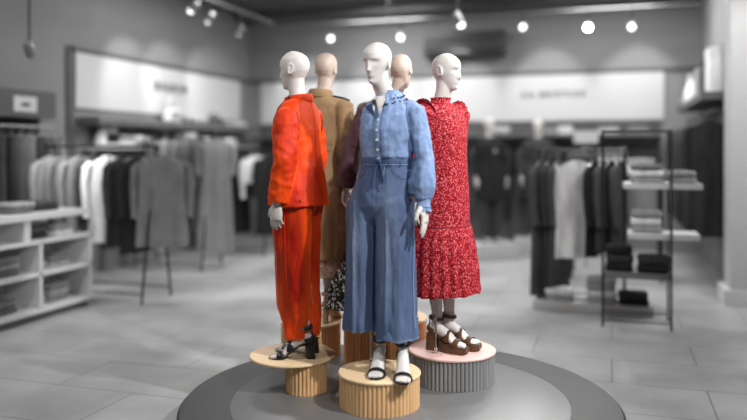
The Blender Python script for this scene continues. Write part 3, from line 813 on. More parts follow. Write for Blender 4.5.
plinth(385, 5.05, ZS, .478, .285, 'tallest ribbed plinth of red brown wood, behind the denim mannequin', M['wood_top'], M['wood_warm'], ribs=64)
sx, sy = rot2(.15, 4.33)
st = MB().lathe([(1.25, 0), (1.25, .15), (1.235, ZS - .004), (1.20, ZS - .003), (.965, ZS - .003), (.965, ZS - .03)], 120).build('round_stage', M['stage'], ang=30)
st.location = (sx, sy, 0); tag(st, 'large low round dark grey stage carrying all the plinths', 'stage')
MB().lathe([(.9645, .02), (.9645, ZS - .002), (.962, ZS - .001)], 120).build('inset_disc', M['stage_disc'], st, ang=30)

denim_mannequin(); orange_mannequin(); khaki_mannequin(); rose_mannequin(); red_mannequin()

# ------------------------------------------------------------------ the shop room
XL, XR, YB, ZC = -6.45, 1.32, 12.6, 4.05
struct(MB().box(XL, 7, -3, YB, -.1, 0).build('floor', M['floor'], smooth=False))
struct(MB().box(XL - .1, 7, -3, YB + .1, ZC, ZC + .1).build('ceiling', M['ceiling'], smooth=False))
struct(MB().box(XL - .1, XL, -3, YB, 0, ZC).build('wall_left', M['wall'], smooth=False))
struct(MB().box(XL, XR + .3, YB, YB + .1, 0, ZC).build('wall_back', M['wall'], smooth=False))
struct(MB().box(XR, XR + .1, 8.9, YB, 0, ZC).build('wall_right', M['wall'], smooth=False))
struct(MB().box(1.16, 1.75, 8.45, 8.9, 0, ZC).build('trim_1', M['offwhite'], smooth=False, bevel=.01))     # pale column
struct(MB().box(1.10, 1.78, 8.42, 8.93, 0, .16).build('baseboard_right', M['white'], smooth=False))
struct(MB().box(XL, XL + .03, 7.72, YB, 2.83, 2.90).build('trim_2', M['trim'], smooth=False))
struct(MB().box(XL, XL + .03, 7.66, 7.78, 1.2, 2.90).build('trim_3', M['trim'], smooth=False))
struct(MB().box(XL, XR, YB - .03, YB, 2.83, 2.90).build('trim_4', M['trim'], smooth=False))
struct(MB().box(XR - .03, XR, 8.9, YB, 2.83, 2.90).build('trim_5', M['trim'], smooth=False))
struct(MB().box(XL, XR, YB - .6, YB - .3, ZC - .14, ZC).build('trim_6', M['trim'], smooth=False))         # dark ceiling bulkhead

def wall_sign(name, text, label, M4, size, box, matl):
    root = empty(name, M4.translation); tag(root, label, 'sign')
    MB().box(*box).build('sign_board', M['board'], root, smooth=False, bevel=.004)
    R = M4.to_3x3().to_4x4(); lets = []; x = 0
    for ch in text:
        if ch == ' ': x += size*.55; continue
        cu = bpy.data.curves.new('letter', 'FONT'); cu.body = ch; cu.size = size; cu.extrude = .006; cu.align_y = 'CENTER'
        o = bpy.data.objects.new('tmp', cu); COL.objects.link(o)
        dg = bpy.context.evaluated_depsgraph_get(); dg.update()
        me = bpy.data.meshes.new_from_object(o.evaluated_get(dg)); bpy.data.objects.remove(o)
        xs = [v.co.x for v in me.vertices]
        me.transform(R @ Matrix.Translation((x - min(xs), 0, 0))); x += max(xs) - min(xs) + size*.26
        lets.append(link('letter', me, matl, root, smooth=False))
    for l in lets: l.data.transform(R @ Matrix.Translation((-x/2, 0, 0)) @ R.inverted())
    return root, lets
# left wall board (faces +X) and back wall board (faces -Y)
r, l = wall_sign('wall_sign', 'BAUKER', 'long white sign board lettered BAUKER on the left wall', Matrix.Translation((XL + .02, 10.0, 2.1)) @ Matrix(((0,0,1,0),(1,0,0,0),(0,1,0,0),(0,0,0,1))), .19, (-.018,.02,-2.2,2.15,.03,.73), M['letter'])
for q in l: q.location = (.03, -.05, .44)
r, l = wall_sign('wall_sign', 'SA BROTLES', 'long white sign board lettered SA BROTLES on the back wall', Matrix.Translation((-2.6, YB - .02, 2.05)) @ Matrix.Rotation(PI/2, 4, 'X'), .14, (-3.6,3.38,-.02,.018,.03,.78), M['letter'])
for q in l: q.location = (1.70, -.03, .46)

# ceiling lighting tracks: rail, rods, lamp heads
def track(p, q, label, n):
    p, q = Vector(p), Vector(q); root = empty('lighting_track', p); tag(root, label, 'lighting track', 'ceiling lighting tracks')
    d = q - p
    MB().tube([V(0,0,0), d], .022, 8).build('rail', M['metal_grey'], root)
    for k in range(n):
        c = d*(k + .5)/n; MB().tube([c, V(c.x, c.y, ZC - p.z)], .008, 6).build('hanging_rod', M['metal_dark'], root)
    return root
track((-6.1, 11.3, 3.64), (1.2, 11.3, 3.64), 'long grey lighting track running parallel to the back wall', 4)
track((-5.2, 6.2, 3.64), (-5.2, 11.0, 3.64), 'grey lighting track running along the left wall', 3)
track((-3.6, 8.6, 3.9), (.6, 8.6, 3.9), 'grey lighting track nearer the stage, close under the ceiling', 3)
def aim(o, tgt):
    o.rotation_euler = (Vector(tgt) - Vector(o.location)).to_track_quat('-Z', 'Y').to_euler()
def lamp(p, tgt, label, power=120, lens='lens', mt=3.62, ang=60, blend=.6, r=.045, cat='spotlight'):
    p = Vector(p); root = empty('track_spotlight', p); tag(root, label, cat, 'spotlights under the ceiling')
    d = (Vector(tgt) - p).normalized()
    b = MB().tube([-d*.07, -d*.05, d*.06, d*.075], [.03,.045,.05,.052], 16); b.build('lamp_head', M['metal_grey'], root)
    MB().ball(d*.085, .047 if lens == 'lens_hot' else .042, 14, 8).build('lens', M[lens], root)
    if mt > p.z: MB().tube([V(0,0,.02), V(0,0,mt - p.z)], .010, 8).build('stem', M['metal_dark'], root)
    if power:
        L = bpy.data.lights.new('spot', 'SPOT'); L.energy = power; L.spot_size = math.radians(ang); L.spot_blend = blend; L.shadow_soft_size = r
        o = bpy.data.objects.new('spot_beam', L); COL.objects.link(o); o.location = p + d*.13; aim(o, tgt)
    return root
def tp(px, y, Yp):                       # point on the vertical plane at room depth Yp seen at pixel px, y
    u = (px - 373.5)/747; t = Yp/(u*ST + CT); x, yy = rot2(u*t, t); return (x, yy, CAMZ + (150 - y)/747*t)
def tx(px, y, Xp):
    u = (px - 373.5)/747; t = Xp/(u*CT - ST); x, yy = rot2(u*t, t); return (x, yy, CAMZ + (150 - y)/747*t)
BW = 38
lamp(tp(588,25,11.3), (-.2, 8.6, 1.6), 'brightest track spotlight, shining straight out above the back wall sign', 60, 'lens_hot')
lamp(tp(632,25,11.3), (-.1, 7.5, 1.2), 'track spotlight just right of the brightest one', 30, mt=3.64)
lamp(tp(523,25,11.3), (-1.0, 7.5, 1.2), 'track spotlight just left of the brightest one, right of the wall air conditioner', 30, mt=3.64)
lamp(tp(401,36,11.3), (-2.4, 7.5, 1.2), 'track spotlight over the gap between the denim and rose mannequins', 30, mt=3.64)
lamp(tp(331,37,11.3), (-3.2, 7.5, 1.2), 'track spotlight above the khaki coat mannequin', 30, mt=3.64)
lamp(tx(195,6,-5.2), (XL, 8.9, 2.5), 'leftmost of the three spotlights on the left wall track', BW, mt=3.64)
lamp(tx(211,17,-5.2), (XL, 9.9, 2.5), 'middle of the three spotlights on the left wall track', BW, mt=3.64)
lamp(tx(241,30,-5.2), (XL, 11.2, 2.5), 'rightmost of the three spotlights on the left wall track, by the room corner', BW, mt=3.64)
lamp((-5.35, 5.85, 2.58), (-5.9, 7.3, 1.0), 'low pendant spotlight on a long rod at the far left', 120, 'offwhite', mt=ZC)
lamp(tp(458,18,8.6), (-.6, 9.0, .5), 'double track spotlight above the red dress mannequin', 0, 'lens', mt=3.9)

M['ac_grey'] = mat('ac_casing', g(.05), .5)
for x in (.4, -1.0, -2.5, -3.9, -5.3):          # wall washers of the back wall track
    L = bpy.data.lights.new('spot', 'SPOT'); L.energy = BW; L.spot_size = 1.05; L.spot_blend = .6; L.shadow_soft_size = .045
    o = bpy.data.objects.new('spot_beam', L); COL.objects.link(o); o.location = (x, 11.45, 3.5); aim(o, (x, YB, 2.6))
# wall air conditioner
ac = empty('air_conditioner', (-2.36, YB - .3, 3.17)); tag(ac, 'dark grey air conditioner box high on the back wall', 'air conditioner')
MB().box(-.68,.68,-.0,.3,0,.42).build('casing', M['ac_grey'], ac, bevel=.03)
MB().box(-.62,.62,-.02,.01,.03,.12).build('outlet', M['metal_dark'], ac, smooth=False)
for k in range(3): MB().box(-.62,.62,-.012,.01,.18 + .06*k,.2 + .06*k).build('louver', M['metal_dark'], ac, smooth=False)

# ------------------------------------------------------------------ hanging clothes
ORD = ['first','second','third','fourth','fifth','sixth','seventh','eighth','ninth','tenth','eleventh','twelfth','thirteenth','fourteenth']
def slab_ring(z, w, th, k, amp, ph, n=36, sx=0):
    r = []
    for i in range(n):
        a = 2*PI*i/n; c, s = math.cos(a), math.sin(a)
        x = math.copysign(abs(c)**.75, c)*w; y = math.copysign(abs(s)**.75, s)*th
        y += amp*math.sin(k*x/w*PI + ph) ; x += sx
        r.append(V(x, y, z))
    return r
NAME = {'jacket': 'hanging_jacket', 'coat': 'hanging_coat', 'dress': 'hanging_dress', 'trousers': 'hanging_trousers', 'shirt': 'hanging_shirt', 'skirt': 'hanging_skirt'}
def hung(kind, loc, rz, tone, label, group, L=.8, w=.21, th=.05, drop=.10):
    root = empty(NAME[kind], loc, rz); tag(root, label, kind, group); m = CL[tone]; ph = random.random()*6
    hk = [V(.0,0,-drop + .01), V(0,0,-.03), V(0,.018,-.008), V(0,.012,.016), V(0,-.012,.016)]
    hm = MB().tube(hk, .004, 6)
    if kind in ('trousers', 'skirt'):
        hm.tube([V(-.17,0,-drop), V(.17,0,-drop)], .008, 6)
        if kind == 'trousers':
            for sd in (-1, 1):
                rr = [slab_ring(-drop - L*k, .10 + .0*k, th*(.6 + .4*k), 1.5, .008*k, ph + sd, 24, sd*(.085 + .02*k)) for k in (0,.03,.2,.45,.7,.9,1)]
                MB().loft(rr).build('trouser_leg', m, root)
            MB().box(-.175,.175,-th*.7,th*.7,-drop-.04,-drop).build('waistband', m, root, bevel=.008)
        else:
            rr = [slab_ring(-drop - L*k, lerp(.16, w*1.15, k), th*(.5 + .7*k), 3, .022*k, ph) for k in (0,.03,.2,.45,.7,.9,1)]
            MB().loft(rr).build('skirt_panel', m, root)
        hm.build('hanger', M['metal_grey'], root)
        return root
    hm.tube([V(-w*.9,0,-drop - .055), V(-.05,0,-drop), V(.05,0,-drop), V(w*.9,0,-drop - .055)], .008, 6)
    rr = []
    for k in (0, .012, .03, .06, .10, .2, .35, .5, .65, .8, .92, 1):
        z = -drop - .005 - L*k; d = L*k
        ww = .055 + (w - .055)*min(1, (d/.09))**.7 if d < .09 else (w - .012*math.sin(PI*min(1, d/.55)) + (.05*max(0, d - .5) if kind in ('dress', 'coat') else 0))
        rr.append(slab_ring(z, ww, th*(.45 + .55*min(1, d/.15)), 2.4, (.004 + .018*k), ph))
    MB().loft(rr).build('garment_body', m, root)
    if kind != 'dress' or L > 1.3:
        sl = .58 if kind in ('jacket', 'coat', 'shirt') else .42
        for sd in (-1, 1):
            p = [V(sd*(w - .03), 0, -drop - .07), V(sd*(w + .02), .005, -drop - .12), V(sd*(w + .035), .012, -drop - .3), V(sd*(w + .03), .0, -drop - .3 - (sl-.3)*.6), V(sd*(w + .025), -.015, -drop - .07 - sl)]
            MB().tube(p, [.035,.045,.044,.040,.036], 12).build('sleeve', m, root)
    cp = [V(.058*math.cos(a), .028*math.sin(a), -drop - .008) for a in [2*PI*k/16 for k in range(16)]]
    MB().loop(cp, (.008,.018), 6).build('collar', m, root)
    hm.build('hanger', M['metal_grey'], root)
    return root

def clothes_rack(name, x0, x1, y, z, label, half=.27, feet='a'):
    """rail along X with an A shaped frame at each end"""
    root = empty(name, (x0, y, 0)); tag(root, label, 'clothes rack'); w = x1 - x0
    MB().tube([V(-.03,0,z), V(w + .03,0,z)], .014, 8).build('rail', M['metal_dark'], root)
    for x in (0, w):
        f = MB().tube([V(x,-half,.0), V(x,-.02,z), V(x,.02,z), V(x,half,.0)], .013, 8, up=(1,0,0)); f.build('end_frame', M['metal_dark'], root)
    for yy in (-half*.93, half*.93): MB().tube([V(0,yy,.10), V(w,yy,.10)], .009, 6).build('bottom_rail', M['metal_dark'], root)
    return root

# A-frame rack in front of the left wall
clothes_rack('clothes_rack', -6.15, -4.62, 6.88, 1.64, 'dark A-frame clothes rack on the left, behind the white cube unit')
G = 'clothes on the left A-frame rack'
rk = [('jacket','grey',.72,'grey jacket at the far left end'), ('jacket','mid',.72,'mid grey jacket second from the far left end'), ('jacket','grey',.78,'grey jacket between the mid grey one and the charcoal coats'),
      ('coat','charcoal',.85,'charcoal coat just left of the white shirt'), ('shirt','white',.92,'long white shirt, the only white piece'), ('coat','charcoal',.95,'charcoal coat just right of the white shirt'),
      ('coat','black',1.02,'black coat behind the big grey front coat'), ('coat','mid',.94,'big grey coat at the right front end')]
for i, (k, tone, L, ds) in enumerate(rk):
    x = -5.98 + i*.185 + (.13 if i == 7 else 0)
    hung(k, (x, 6.88, 1.628), PI/2 + random.uniform(-.12,.12) - (.85 if i == 7 else .45 if i == 4 else 0), tone, ds + ' of the left A-frame rack', G, L=L, w=.225 if i < 7 else .255, th=.055 if i < 7 else .085)

# second rack behind with the long speckled dress
clothes_rack('clothes_rack', -6.15, -5.12, 8.9, 1.86, 'dark A-frame clothes rack carrying the long speckled dress, near the left wall')
G = 'clothes on the rack with the long speckled dress'
for i, (k, tone, L, ds) in enumerate([('dress','mid',1.2,'mid grey dress at the wall end'), ('shirt','light',.8,'pale shirt second from the wall end'), ('dress','grey',1.2,'grey dress in the middle'), ('coat','mid',1.15,'mid grey coat left of the speckled dress'), ('coat','dark',1.15,'dark coat directly behind the speckled dress')]):
    hung(k, (-6.03 + i*.19, 8.9, 1.848), PI/2 + random.uniform(-.1,.1), tone, ds + ' on the second rack', G, L=L)
hung('dress', (-5.03, 8.84, 1.848), .45, 'check', 'long grey speckled dress facing out at the end of the second rack', G, L=1.5, w=.20, th=.07)
# third rack, black clothes near the room corner
clothes_rack('clothes_rack', -6.15, -5.0, 10.5, 1.62, 'dark clothes rack with black clothes, in the far left corner')
for i, (k, tone, L, ds) in enumerate([('coat','charcoal',1.15,'charcoal coat at the wall end'), ('coat','dark',1.1,'dark grey coat second from the wall end'), ('coat','black',1.2,'black coat in the middle'), ('jacket','white',.42,'short white top'), ('coat','black',1.2,'black coat at the outer end')]):
    hung(k, (-6.0 + i*.24, 10.5, 1.61), PI/2 + random.uniform(-.1,.1) - (.5 if i > 2 else 0), tone, ds + ' of the corner rack', 'clothes on the corner rack', L=L, w=.22)

# dark trouser bay on the far left wall
bay = empty('wall_bay', (XL + .25, 6.45, 0)); tag(bay, 'dark wall bay with header and hanging rail at the far left', 'wall bay')
MB().box(-.25,.03,-.9,.72,1.96,2.27).build('header', M['trim'], bay, smooth=False, bevel=.005)
MB().box(-.25,-.20,-.9,.72,.0,1.96).build('back_panel', CL['dark'], bay, smooth=False)
MB().tube([V(.02,-.88,1.86), V(.02,.70,1.86)], .014, 8).build('rail', M['metal_grey'], bay)
for yy in (-.88, .70): MB().tube([V(.02,yy,1.86), V(-.2,yy,1.86)], .012, 8).build('bracket', M['metal_grey'], bay)
sg = MB().box(0,.012,-.17,.17,0,.17).build('price_sign', M['board'], smooth=False, bevel=.003); sg.location = (XL + .282, 6.68, 2.02); tag(sg, 'small white framed sign on the dark header at the far left', 'sign')
MB().box(.010,.016,-.06,.06,.06,.10).build('printed_line', M['letter'], sg, smooth=False)
for i in range(11):
    tone = ['charcoal','dark','black'][i % 3]
    hung('trousers', (XL + .27, 5.66 + i*.14, 1.85), random.uniform(-.1,.1) , tone, f'{dict(charcoal="charcoal", dark="dark grey", black="black")[tone]} trousers, {ORD[i]} from the left in the dark wall bay', 'trousers in the dark wall bay', L=.98, th=.045)

# left wall shelves with bags
def wall_shelf(name, x0, x1, y0, y1, z, label, m=None, th=.05):
    o = MB().box(x0, x1, y0, y1, z - th, z).build(name, m or M['metal_grey'], smooth=False, bevel=.004); return tag(o, label, 'shelf')
wall_shelf('wall_shelf', XL, -6.1, 7.85, 12.3, 2.02, 'long grey upper shelf along the left wall under the sign board', th=.10)
wall_shelf('wall_shelf', XL, -6.12, 7.85, 12.3, 1.66, 'long grey lower shelf along the left wall under the upper shelf', M['offwhite'])
def bag(loc, rz, w, h, d, m, label, hh=.14, inner=None):
    root = empty('handbag', loc, rz); tag(root, label, 'handbag')
    MB().loft([ell(0,0,0,w*.9,d,24,4), ell(0,0,.01,w,d*1.05,24,4), ell(0,0,h*.6,w*.95,d*.9,24,4), ell(0,0,h,w*.82,d*.5,24,3)]).build('bag_body', m, root)
    for s in (-1, 1):
        pts = [V(w*.62*math.cos(a), s*d*.4, h*.92 + hh*math.sin(a)) for a in [PI*k/14 for k in range(15)]]
        MB().tube(pts, .010, 8).build('handle', m, root)
    if inner: MB().box(-w*.6, w*.6, -d*1.12, -d*.9, h*.15, h*.75).build('front_pocket', inner, root, bevel=.01)
    return root
bx, by, _ = tx(172,120,-6.27); bag((bx, by, 2.02), PI/2, .19, .20, .07, CL['white'], 'white handbag with a tall handle on the upper left wall shelf', .17, CL['light'])
bx, by, _ = tx(108,140,-6.27); bag((bx, by, 1.66), PI/2, .20, .22, .08, CL['white'], 'white handbag with a dark front pocket on the lower left wall shelf', .08, CL['black'])
bx, by, _ = tx(157,140,-6.27); bag((bx, by, 1.66), PI/2, .16, .24, .08, CL['black'], 'black handbag on the lower left wall shelf', .08)
bx, by, _ = tx(214,120,-6.27); bag((bx, by, 2.02), PI/2, .2, .12, .08, CL['dark'], 'dark handbag near the far end of the upper left wall shelf', .06)
# folded knitwear
def folded(loc, rz, w, d, h, m, label, group):
    root = empty('folded_sweater', loc, rz); tag(root, label, 'sweater', group)
    MB().loft([ell(0,0,z,w*s,d*s,24,5) for z, s in ((0,.94),(h*.2,1),(h*.5,1.01),(h*.8,1),(h,.93))]).build('folded_body', m, root)
    MB().loft([ell(0,-d*.25,h - .004,w*.5,d*.5,20,4), ell(0,-d*.25,h + .008,w*.42,d*.42,20,4)]).build('collar_fold', m, root)
    return root
def pile(x, y, z, rz, tones, where, group, w=.17, d=.13, h=.05):
    pos = {1: ['only'], 2: ['bottom','top'], 3: ['bottom','middle','top'], 4: ['bottom','second lowest','second highest','top']}[len(tones)]
    for i, tn in enumerate(tones):
        folded((x + random.uniform(-.008,.008), y + random.uniform(-.008,.008), z + i*(h + .009)), rz + random.uniform(-.06,.06), w, d, h, CL[tn],
               f'{dict(white="white", light="pale grey", grey="grey", mid="mid grey", dark="dark grey", charcoal="charcoal", black="black")[tn]} sweater, {pos[i]} of pile {where}', group)
for i, (px, tones, ds) in enumerate([(122,('white','light'),'right of pocketed white bag, lower left shelf'), (136,('light','white'),'left of black bag, lower left shelf'),
        (185,('white','light','white'),'mid lower left shelf'), (203,('light','white'),'above speckled dress, lower left shelf'), (226,('white','white'),'at far end of lower left shelf')]):
    x, y, _ = tx(px, 140, -6.28); pile(x, y, 1.66, PI/2, tones, ds, 'folded sweaters on the lower left shelf', h=.06)
for px, tones, ds in [(196,('light','white'),'right of white handbag, upper left shelf'), (235,('white','light'),'at far end of upper left shelf')]:
    x, y, _ = tx(px, 112, -6.28); pile(x, y, 2.02, PI/2, tones, ds, 'folded sweaters on the upper left shelf', w=.22, h=.045)
# pale clothes hanging under the lower left shelf
G = 'clothes hanging under the left wall shelf'
wr = MB().tube([V(0,7.9,0), V(0,12.2,0)], .012, 8)
for yy in (7.95, 9.3, 10.7, 12.15): wr.tube([V(0,yy,0), V(-.17,yy,0)], .010, 6)
wr = wr.build('hanging_rail', M['metal_grey']); wr.location = (XL + .18, 0, 1.56); tag(wr, 'grey hanging rail under the lower left wall shelf', 'rail')
for i in range(12):
    tone = ['light','grey','white','mid','grey','dark'][i % 6]
    hung(['shirt','dress','jacket'][i % 3], (XL + .18, 8.0 + i*.36, 1.548), random.uniform(-.15,.15), tone,
         f'{dict(light="pale", grey="grey", white="white", mid="mid grey", dark="dark")[tone]} {["shirt","dress","jacket"][i % 3]}, {ORD[i]} from the left under the left wall shelf', G, L=.85 if i % 3 != 1 else 1.15, w=.14, th=.06)

# ------------------------------------------------------------------ white cube unit, front left
cu = empty('cube_shelf_unit', (-5.1, 6.45, 0)); tag(cu, 'white cube shelf unit at the left edge', 'shelf unit')
D = .46; T = .035; Y0 = -2.1
for nm, b in (('plinth_base', (-D+.03,-.04,Y0+.02,-.03,0,.07)),):
    MB().box(*b).build(nm, M['trim'], cu, smooth=False)
MB().box(-D,0,Y0,0,.72,.755).build('top_panel', M['white'], cu, smooth=False, bevel=.003)
MB().box(-D,0,Y0,0,.07,.115).build('bottom_panel', M['white'], cu, smooth=False, bevel=.003)
MB().box(-D,0,Y0,0,.415,.45).build('shelf', M['white'], cu, smooth=False, bevel=.003)
for y in (0, -.7, -1.4, Y0 + T): MB().box(-D,0,y-T,y,.10,.74).build('side_panel', M['white'], cu, smooth=False, bevel=.003)
MB().box(-D,-D+.012,Y0,0,.08,.74).build('back_panel', M['offwhite'], cu, smooth=False)
for y, z, tones, ds in ((6.12,.45,('light','grey'),'in upper right cube of white unit'), (6.10,.115,('grey','light','grey'),'in lower right cube of white unit'),
                        (5.45,.45,('mid','light','grey'),'in upper left cube of white unit'), (5.42,.115,('mid','grey'),'in lower left cube of white unit')):
    pile(-5.32, y, z, PI/2, tones, ds, 'folded sweaters in the cube unit', w=.15, d=.12, h=.05)
for y, z, ds in ((5.90,.45,'in the upper right cube'), (5.88,.115,'in the lower right cube')):
    pile(-5.34, y, z, PI/2, ('light',), ds + ' beside the taller pile', 'folded sweaters in the cube unit', w=.07, d=.11, h=.07)
# white riser shelf standing on the unit
rs = empty('display_riser', (-5.12, 6.32, .755)); tag(rs, 'white riser shelf standing on top of the cube unit', 'riser')
MB().box(-.44,.04,-1.9,.03,.195,.255).build('riser_top', M['white'], rs, smooth=False, bevel=.006)
for y in (-.78, -1.85): MB().box(-.40,0,y,y+.08,0,.195).build('riser_leg', M['white'], rs, smooth=False, bevel=.003)
pile(-5.32, 6.16, .755, PI/2, ('white','light'), 'right under the riser end', 'folded clothes under the riser', w=.15, h=.05)
pile(-5.32, 5.82, .755, PI/2, ('charcoal','dark'), 'mid under the riser', 'folded clothes under the riser', w=.15, h=.05)
pile(-5.30, 5.62, 1.01, PI/2, ('mid','light'), 'at the left edge on the riser', 'folded clothes on the riser', w=.15, h=.045)
pile(-5.36, 5.98, 1.01, PI/2, ('charcoal','dark'), 'in the middle on the riser', 'folded clothes on the riser', w=.16, h=.04)

# ------------------------------------------------------------------ right hand gondola
clothes_rack('clothes_rack', -.72, .12, 7.95, 1.60, 'dark clothes rack on the right carrying the white coat', half=.18)
lp = MB().box(-.75,.38,7.62,8.35,0,.09).build('low_platform', M['offwhite'], bevel=.006); tag(lp, 'low pale platform under the right hand clothes rack', 'platform')
G = 'clothes on the right hand rack'
rk = [('coat','dark',1.36,'dark grey long coat at the left end'), ('coat','charcoal',1.36,'charcoal long coat second from the left end'), ('coat','dark',1.34,'dark grey coat just left of the white coat'),
      ('coat','white',.98,'white coat'), ('coat','black',.95,'black coat just right of the white coat'), ('jacket','dark',.9,'dark grey jacket second right of the white coat'),
      ('jacket','charcoal',.9,'charcoal jacket third right of the white coat'), ('jacket','dark',.86,'dark grey jacket at the right end')]
for i, (k, tone, L, ds) in enumerate(rk):
    hung(k, ((-.70,-.61,-.52,-.34,-.17,-.09,-.01,.07)[i], 7.95 - (.06 if tone == 'white' else 0), 1.588), PI/2 - .25 + random.uniform(-.08,.08) + (-.75 if tone == 'white' else 0), tone, ds + ' of the right hand rack' if 'coat' not in ds or 'end' in ds else ds + ' on the right hand rack', G, L=L, w=.21 if tone != 'white' else .23, th=.045)
for x, tones, ds in ((-.50,('light','white'),'at the left of the low platform'), (-.1,('light','white','light','light'),'in the middle of the low platform'), (.2,('black','charcoal'),'at the right end of the low platform')):
    pile(x, 7.78, .09, 0, tones, ds, 'folded clothes on the low platform', w=.14, d=.11, h=.055)
tw = empty('shelf_tower', (-.08, 7.08, 0)); tag(tw, 'open shelf tower with thin dark posts and pale shelves on the right', 'shelf tower')
for x, y in ((0,0), (.58,0), (.0,.42), (.58,.42)):
    MB().tube([V(x,y,0), V(x,y,1.78)], .010, 8).build('post', M['metal_dark'], tw)
for z in (.06, 1.77):
    MB().loop([V(0,0,z), V(.58,0,z), V(.58,.42,z), V(0,.42,z)], .006, 6).build('post_frame', M['metal_dark'], tw)
for z, x0, x1 in ((1.25,.18,.84), (.80,.22,.82), (.44,.0,.58)):
    MB().box(x0,x1,.02,.40,z,z+.05).build('shelf_board', M['white'] if z > .5 else M['metal_grey'], tw, smooth=False, bevel=.004)
G = 'folded clothes on the shelf tower'
pile(.30, 7.28, 1.30, 0, ('light','white','grey'), 'on the left of the tower top shelf', G, w=.14, d=.12)
pile(.60, 7.28, 1.30, 0, ('light','light'), 'on the right of the tower top shelf', G, w=.12, d=.12)
pile(.30, 7.28, .85, 0, ('light','white','light'), 'on the left of the tower middle shelf', G, w=.13, d=.12, h=.06)
pile(.06, 7.30, .49, 0, ('black','charcoal','black'), 'on the left of the tower bottom shelf', G, w=.12, d=.12, h=.07)
pile(.36, 7.28, .49, 0, ('black','charcoal'), 'on the right of the tower bottom shelf', G, w=.14, d=.12, h=.07)

# ------------------------------------------------------------------ right wall: shelf, boxes, dark coats
wall_shelf('wall_shelf', .94, XR, 8.98, 12.2, 2.25, 'dark shelf high on the right wall beside the pale column', M['trim'], .09)
rl = MB().tube([V(0,9.05,0), V(0,12.1,0)], .012, 8)
for yy in (9.1, 10.6, 12.0): rl.tube([V(0,yy,0), V(.27,yy,0)], .010, 6)
rl = rl.build('hanging_rail', M['metal_grey']); rl.location = (XR - .27, 0, 2.04); tag(rl, 'grey hanging rail under the dark shelf on the right wall', 'rail')
for i in range(13):
    tone = ['black','charcoal','black','dark'][i % 4]
    hung('coat', (XR - .27, 9.15 + i*.22, 2.028), random.uniform(-.1,.1), tone, f'{dict(black="black", charcoal="charcoal", dark="dark grey")[tone]} coat, {ORD[i]} from the pale column on the right wall rail', 'coats on the right wall rail', L=1.25 if i else 1.3, w=.215, th=.06)
def carton(x, y, z, sx, sy, sz, label, m):
    root = empty('display_box', (x, y, z)); tag(root, label, 'box')
    MB().box(-sx,sx,-sy,sy,0,sz).build('box_body', m, root, smooth=False, bevel=.006)
    MB().box(-sx-.006,sx+.006,-sy-.006,sy+.006,sz*.86,sz+.006).build('box_lid', m, root, smooth=False, bevel=.004)
carton(1.17, 9.3, 2.25, .13, .2, .5, 'tall white box on the right wall shelf next to the pale column', CL['white'])
carton(1.15, 10.2, 2.25, .14, .2, .36, 'lower white box on the right wall shelf behind the tall one', CL['light'])
bag((1.06, 11.2, 2.25), -PI/2, .26, .30, .10, CL['white'], 'white handbag on the right wall shelf', .12)
bag((1.06, 11.85, 2.25), -PI/2, .2, .2, .09, CL['light'], 'pale handbag at the far end of the right wall shelf', .10)

# ------------------------------------------------------------------ back wall: dark recess, shelf, rail of clothes
rc = MB().box(-6.2,.72,YB-.05,YB-.005,1.2,2.05).build('recess_panel', M['trim'], smooth=False); tag(rc, 'dark recess panel along the back wall below the sign board', 'wall panel')
wall_shelf('wall_shelf', -6.1, .70, YB - .42, YB - .06, 1.86, 'long grey shelf across the back wall below the sign board', th=.05)
rl = MB().tube([V(-6.0,0,0), V(.65,0,0)], .012, 8)
for xx in (-6, -4, -2, 0, .6): rl.tube([V(xx,0,0), V(xx,.22,0)], .010, 6)
rl = rl.build('hanging_rail', M['metal_grey']); rl.location = (0, YB - .28, 1.74); tag(rl, 'grey hanging rail under the back wall shelf', 'rail')
vis = [-2.42 + .2*i for i in range(14)]
for i, x in enumerate(vis):
    tone = ['charcoal','dark','black','mid','charcoal','dark','light'][i % 7]
    hung(['coat','dress','jacket'][i % 3], (x, YB - .28, 1.728), PI/2 + random.uniform(-.2,.2), tone, f'{dict(charcoal="charcoal", dark="dark grey", black="black", mid="mid grey", light="pale")[tone]} {["coat","dress","jacket"][i % 3]}, {ORD[i]} from the red dress on the back wall rail', 'clothes on the back wall rail', L=[1.1,1.15,.8][i % 3], w=.19)
for i, x in enumerate((-5.55, -5.3)):
    hung('coat', (x, YB - .28, 1.728), PI/2, 'charcoal', f'charcoal coat on the back wall rail, {["left","right"][i]} of the pair by the room corner', 'clothes on the back wall rail', L=1.15, w=.19)
for x, tones, ds in ((-1.75,('light','white'),'left end'), (-1.0,('light','grey'),'left of price cards'), (-.05,('white','light'),'right of price cards'), (.4,('light','grey'),'right end')):
    pile(x, YB - .22, 1.86, 0, tones, 'on back wall shelf, ' + ds, 'folded clothes on the back wall shelf', w=.16, d=.12, h=.05)
for (px, y, w, h, ds) in ((565,130,.24,.14,'smaller and left one'), (586,137,.32,.17,'larger and right one')):
    x, yy, z = tp(px, y, 12.36 if w < .3 else 10.6)
    c = empty('price_card', (x, yy, z - h/2)); tag(c, f'white price card at the back right, {ds} of the two', 'price card', 'price cards')
    MB().box(-w/2,w/2,-.004,.004,0,h).build('card', M['board'], c, smooth=False)
    MB().box(-.012,.012,.004,.016,-(z - h/2) if w > .3 else -(z - h/2 - 1.86),h*.5).build('card_stand', M['metal_grey'], c, smooth=False)
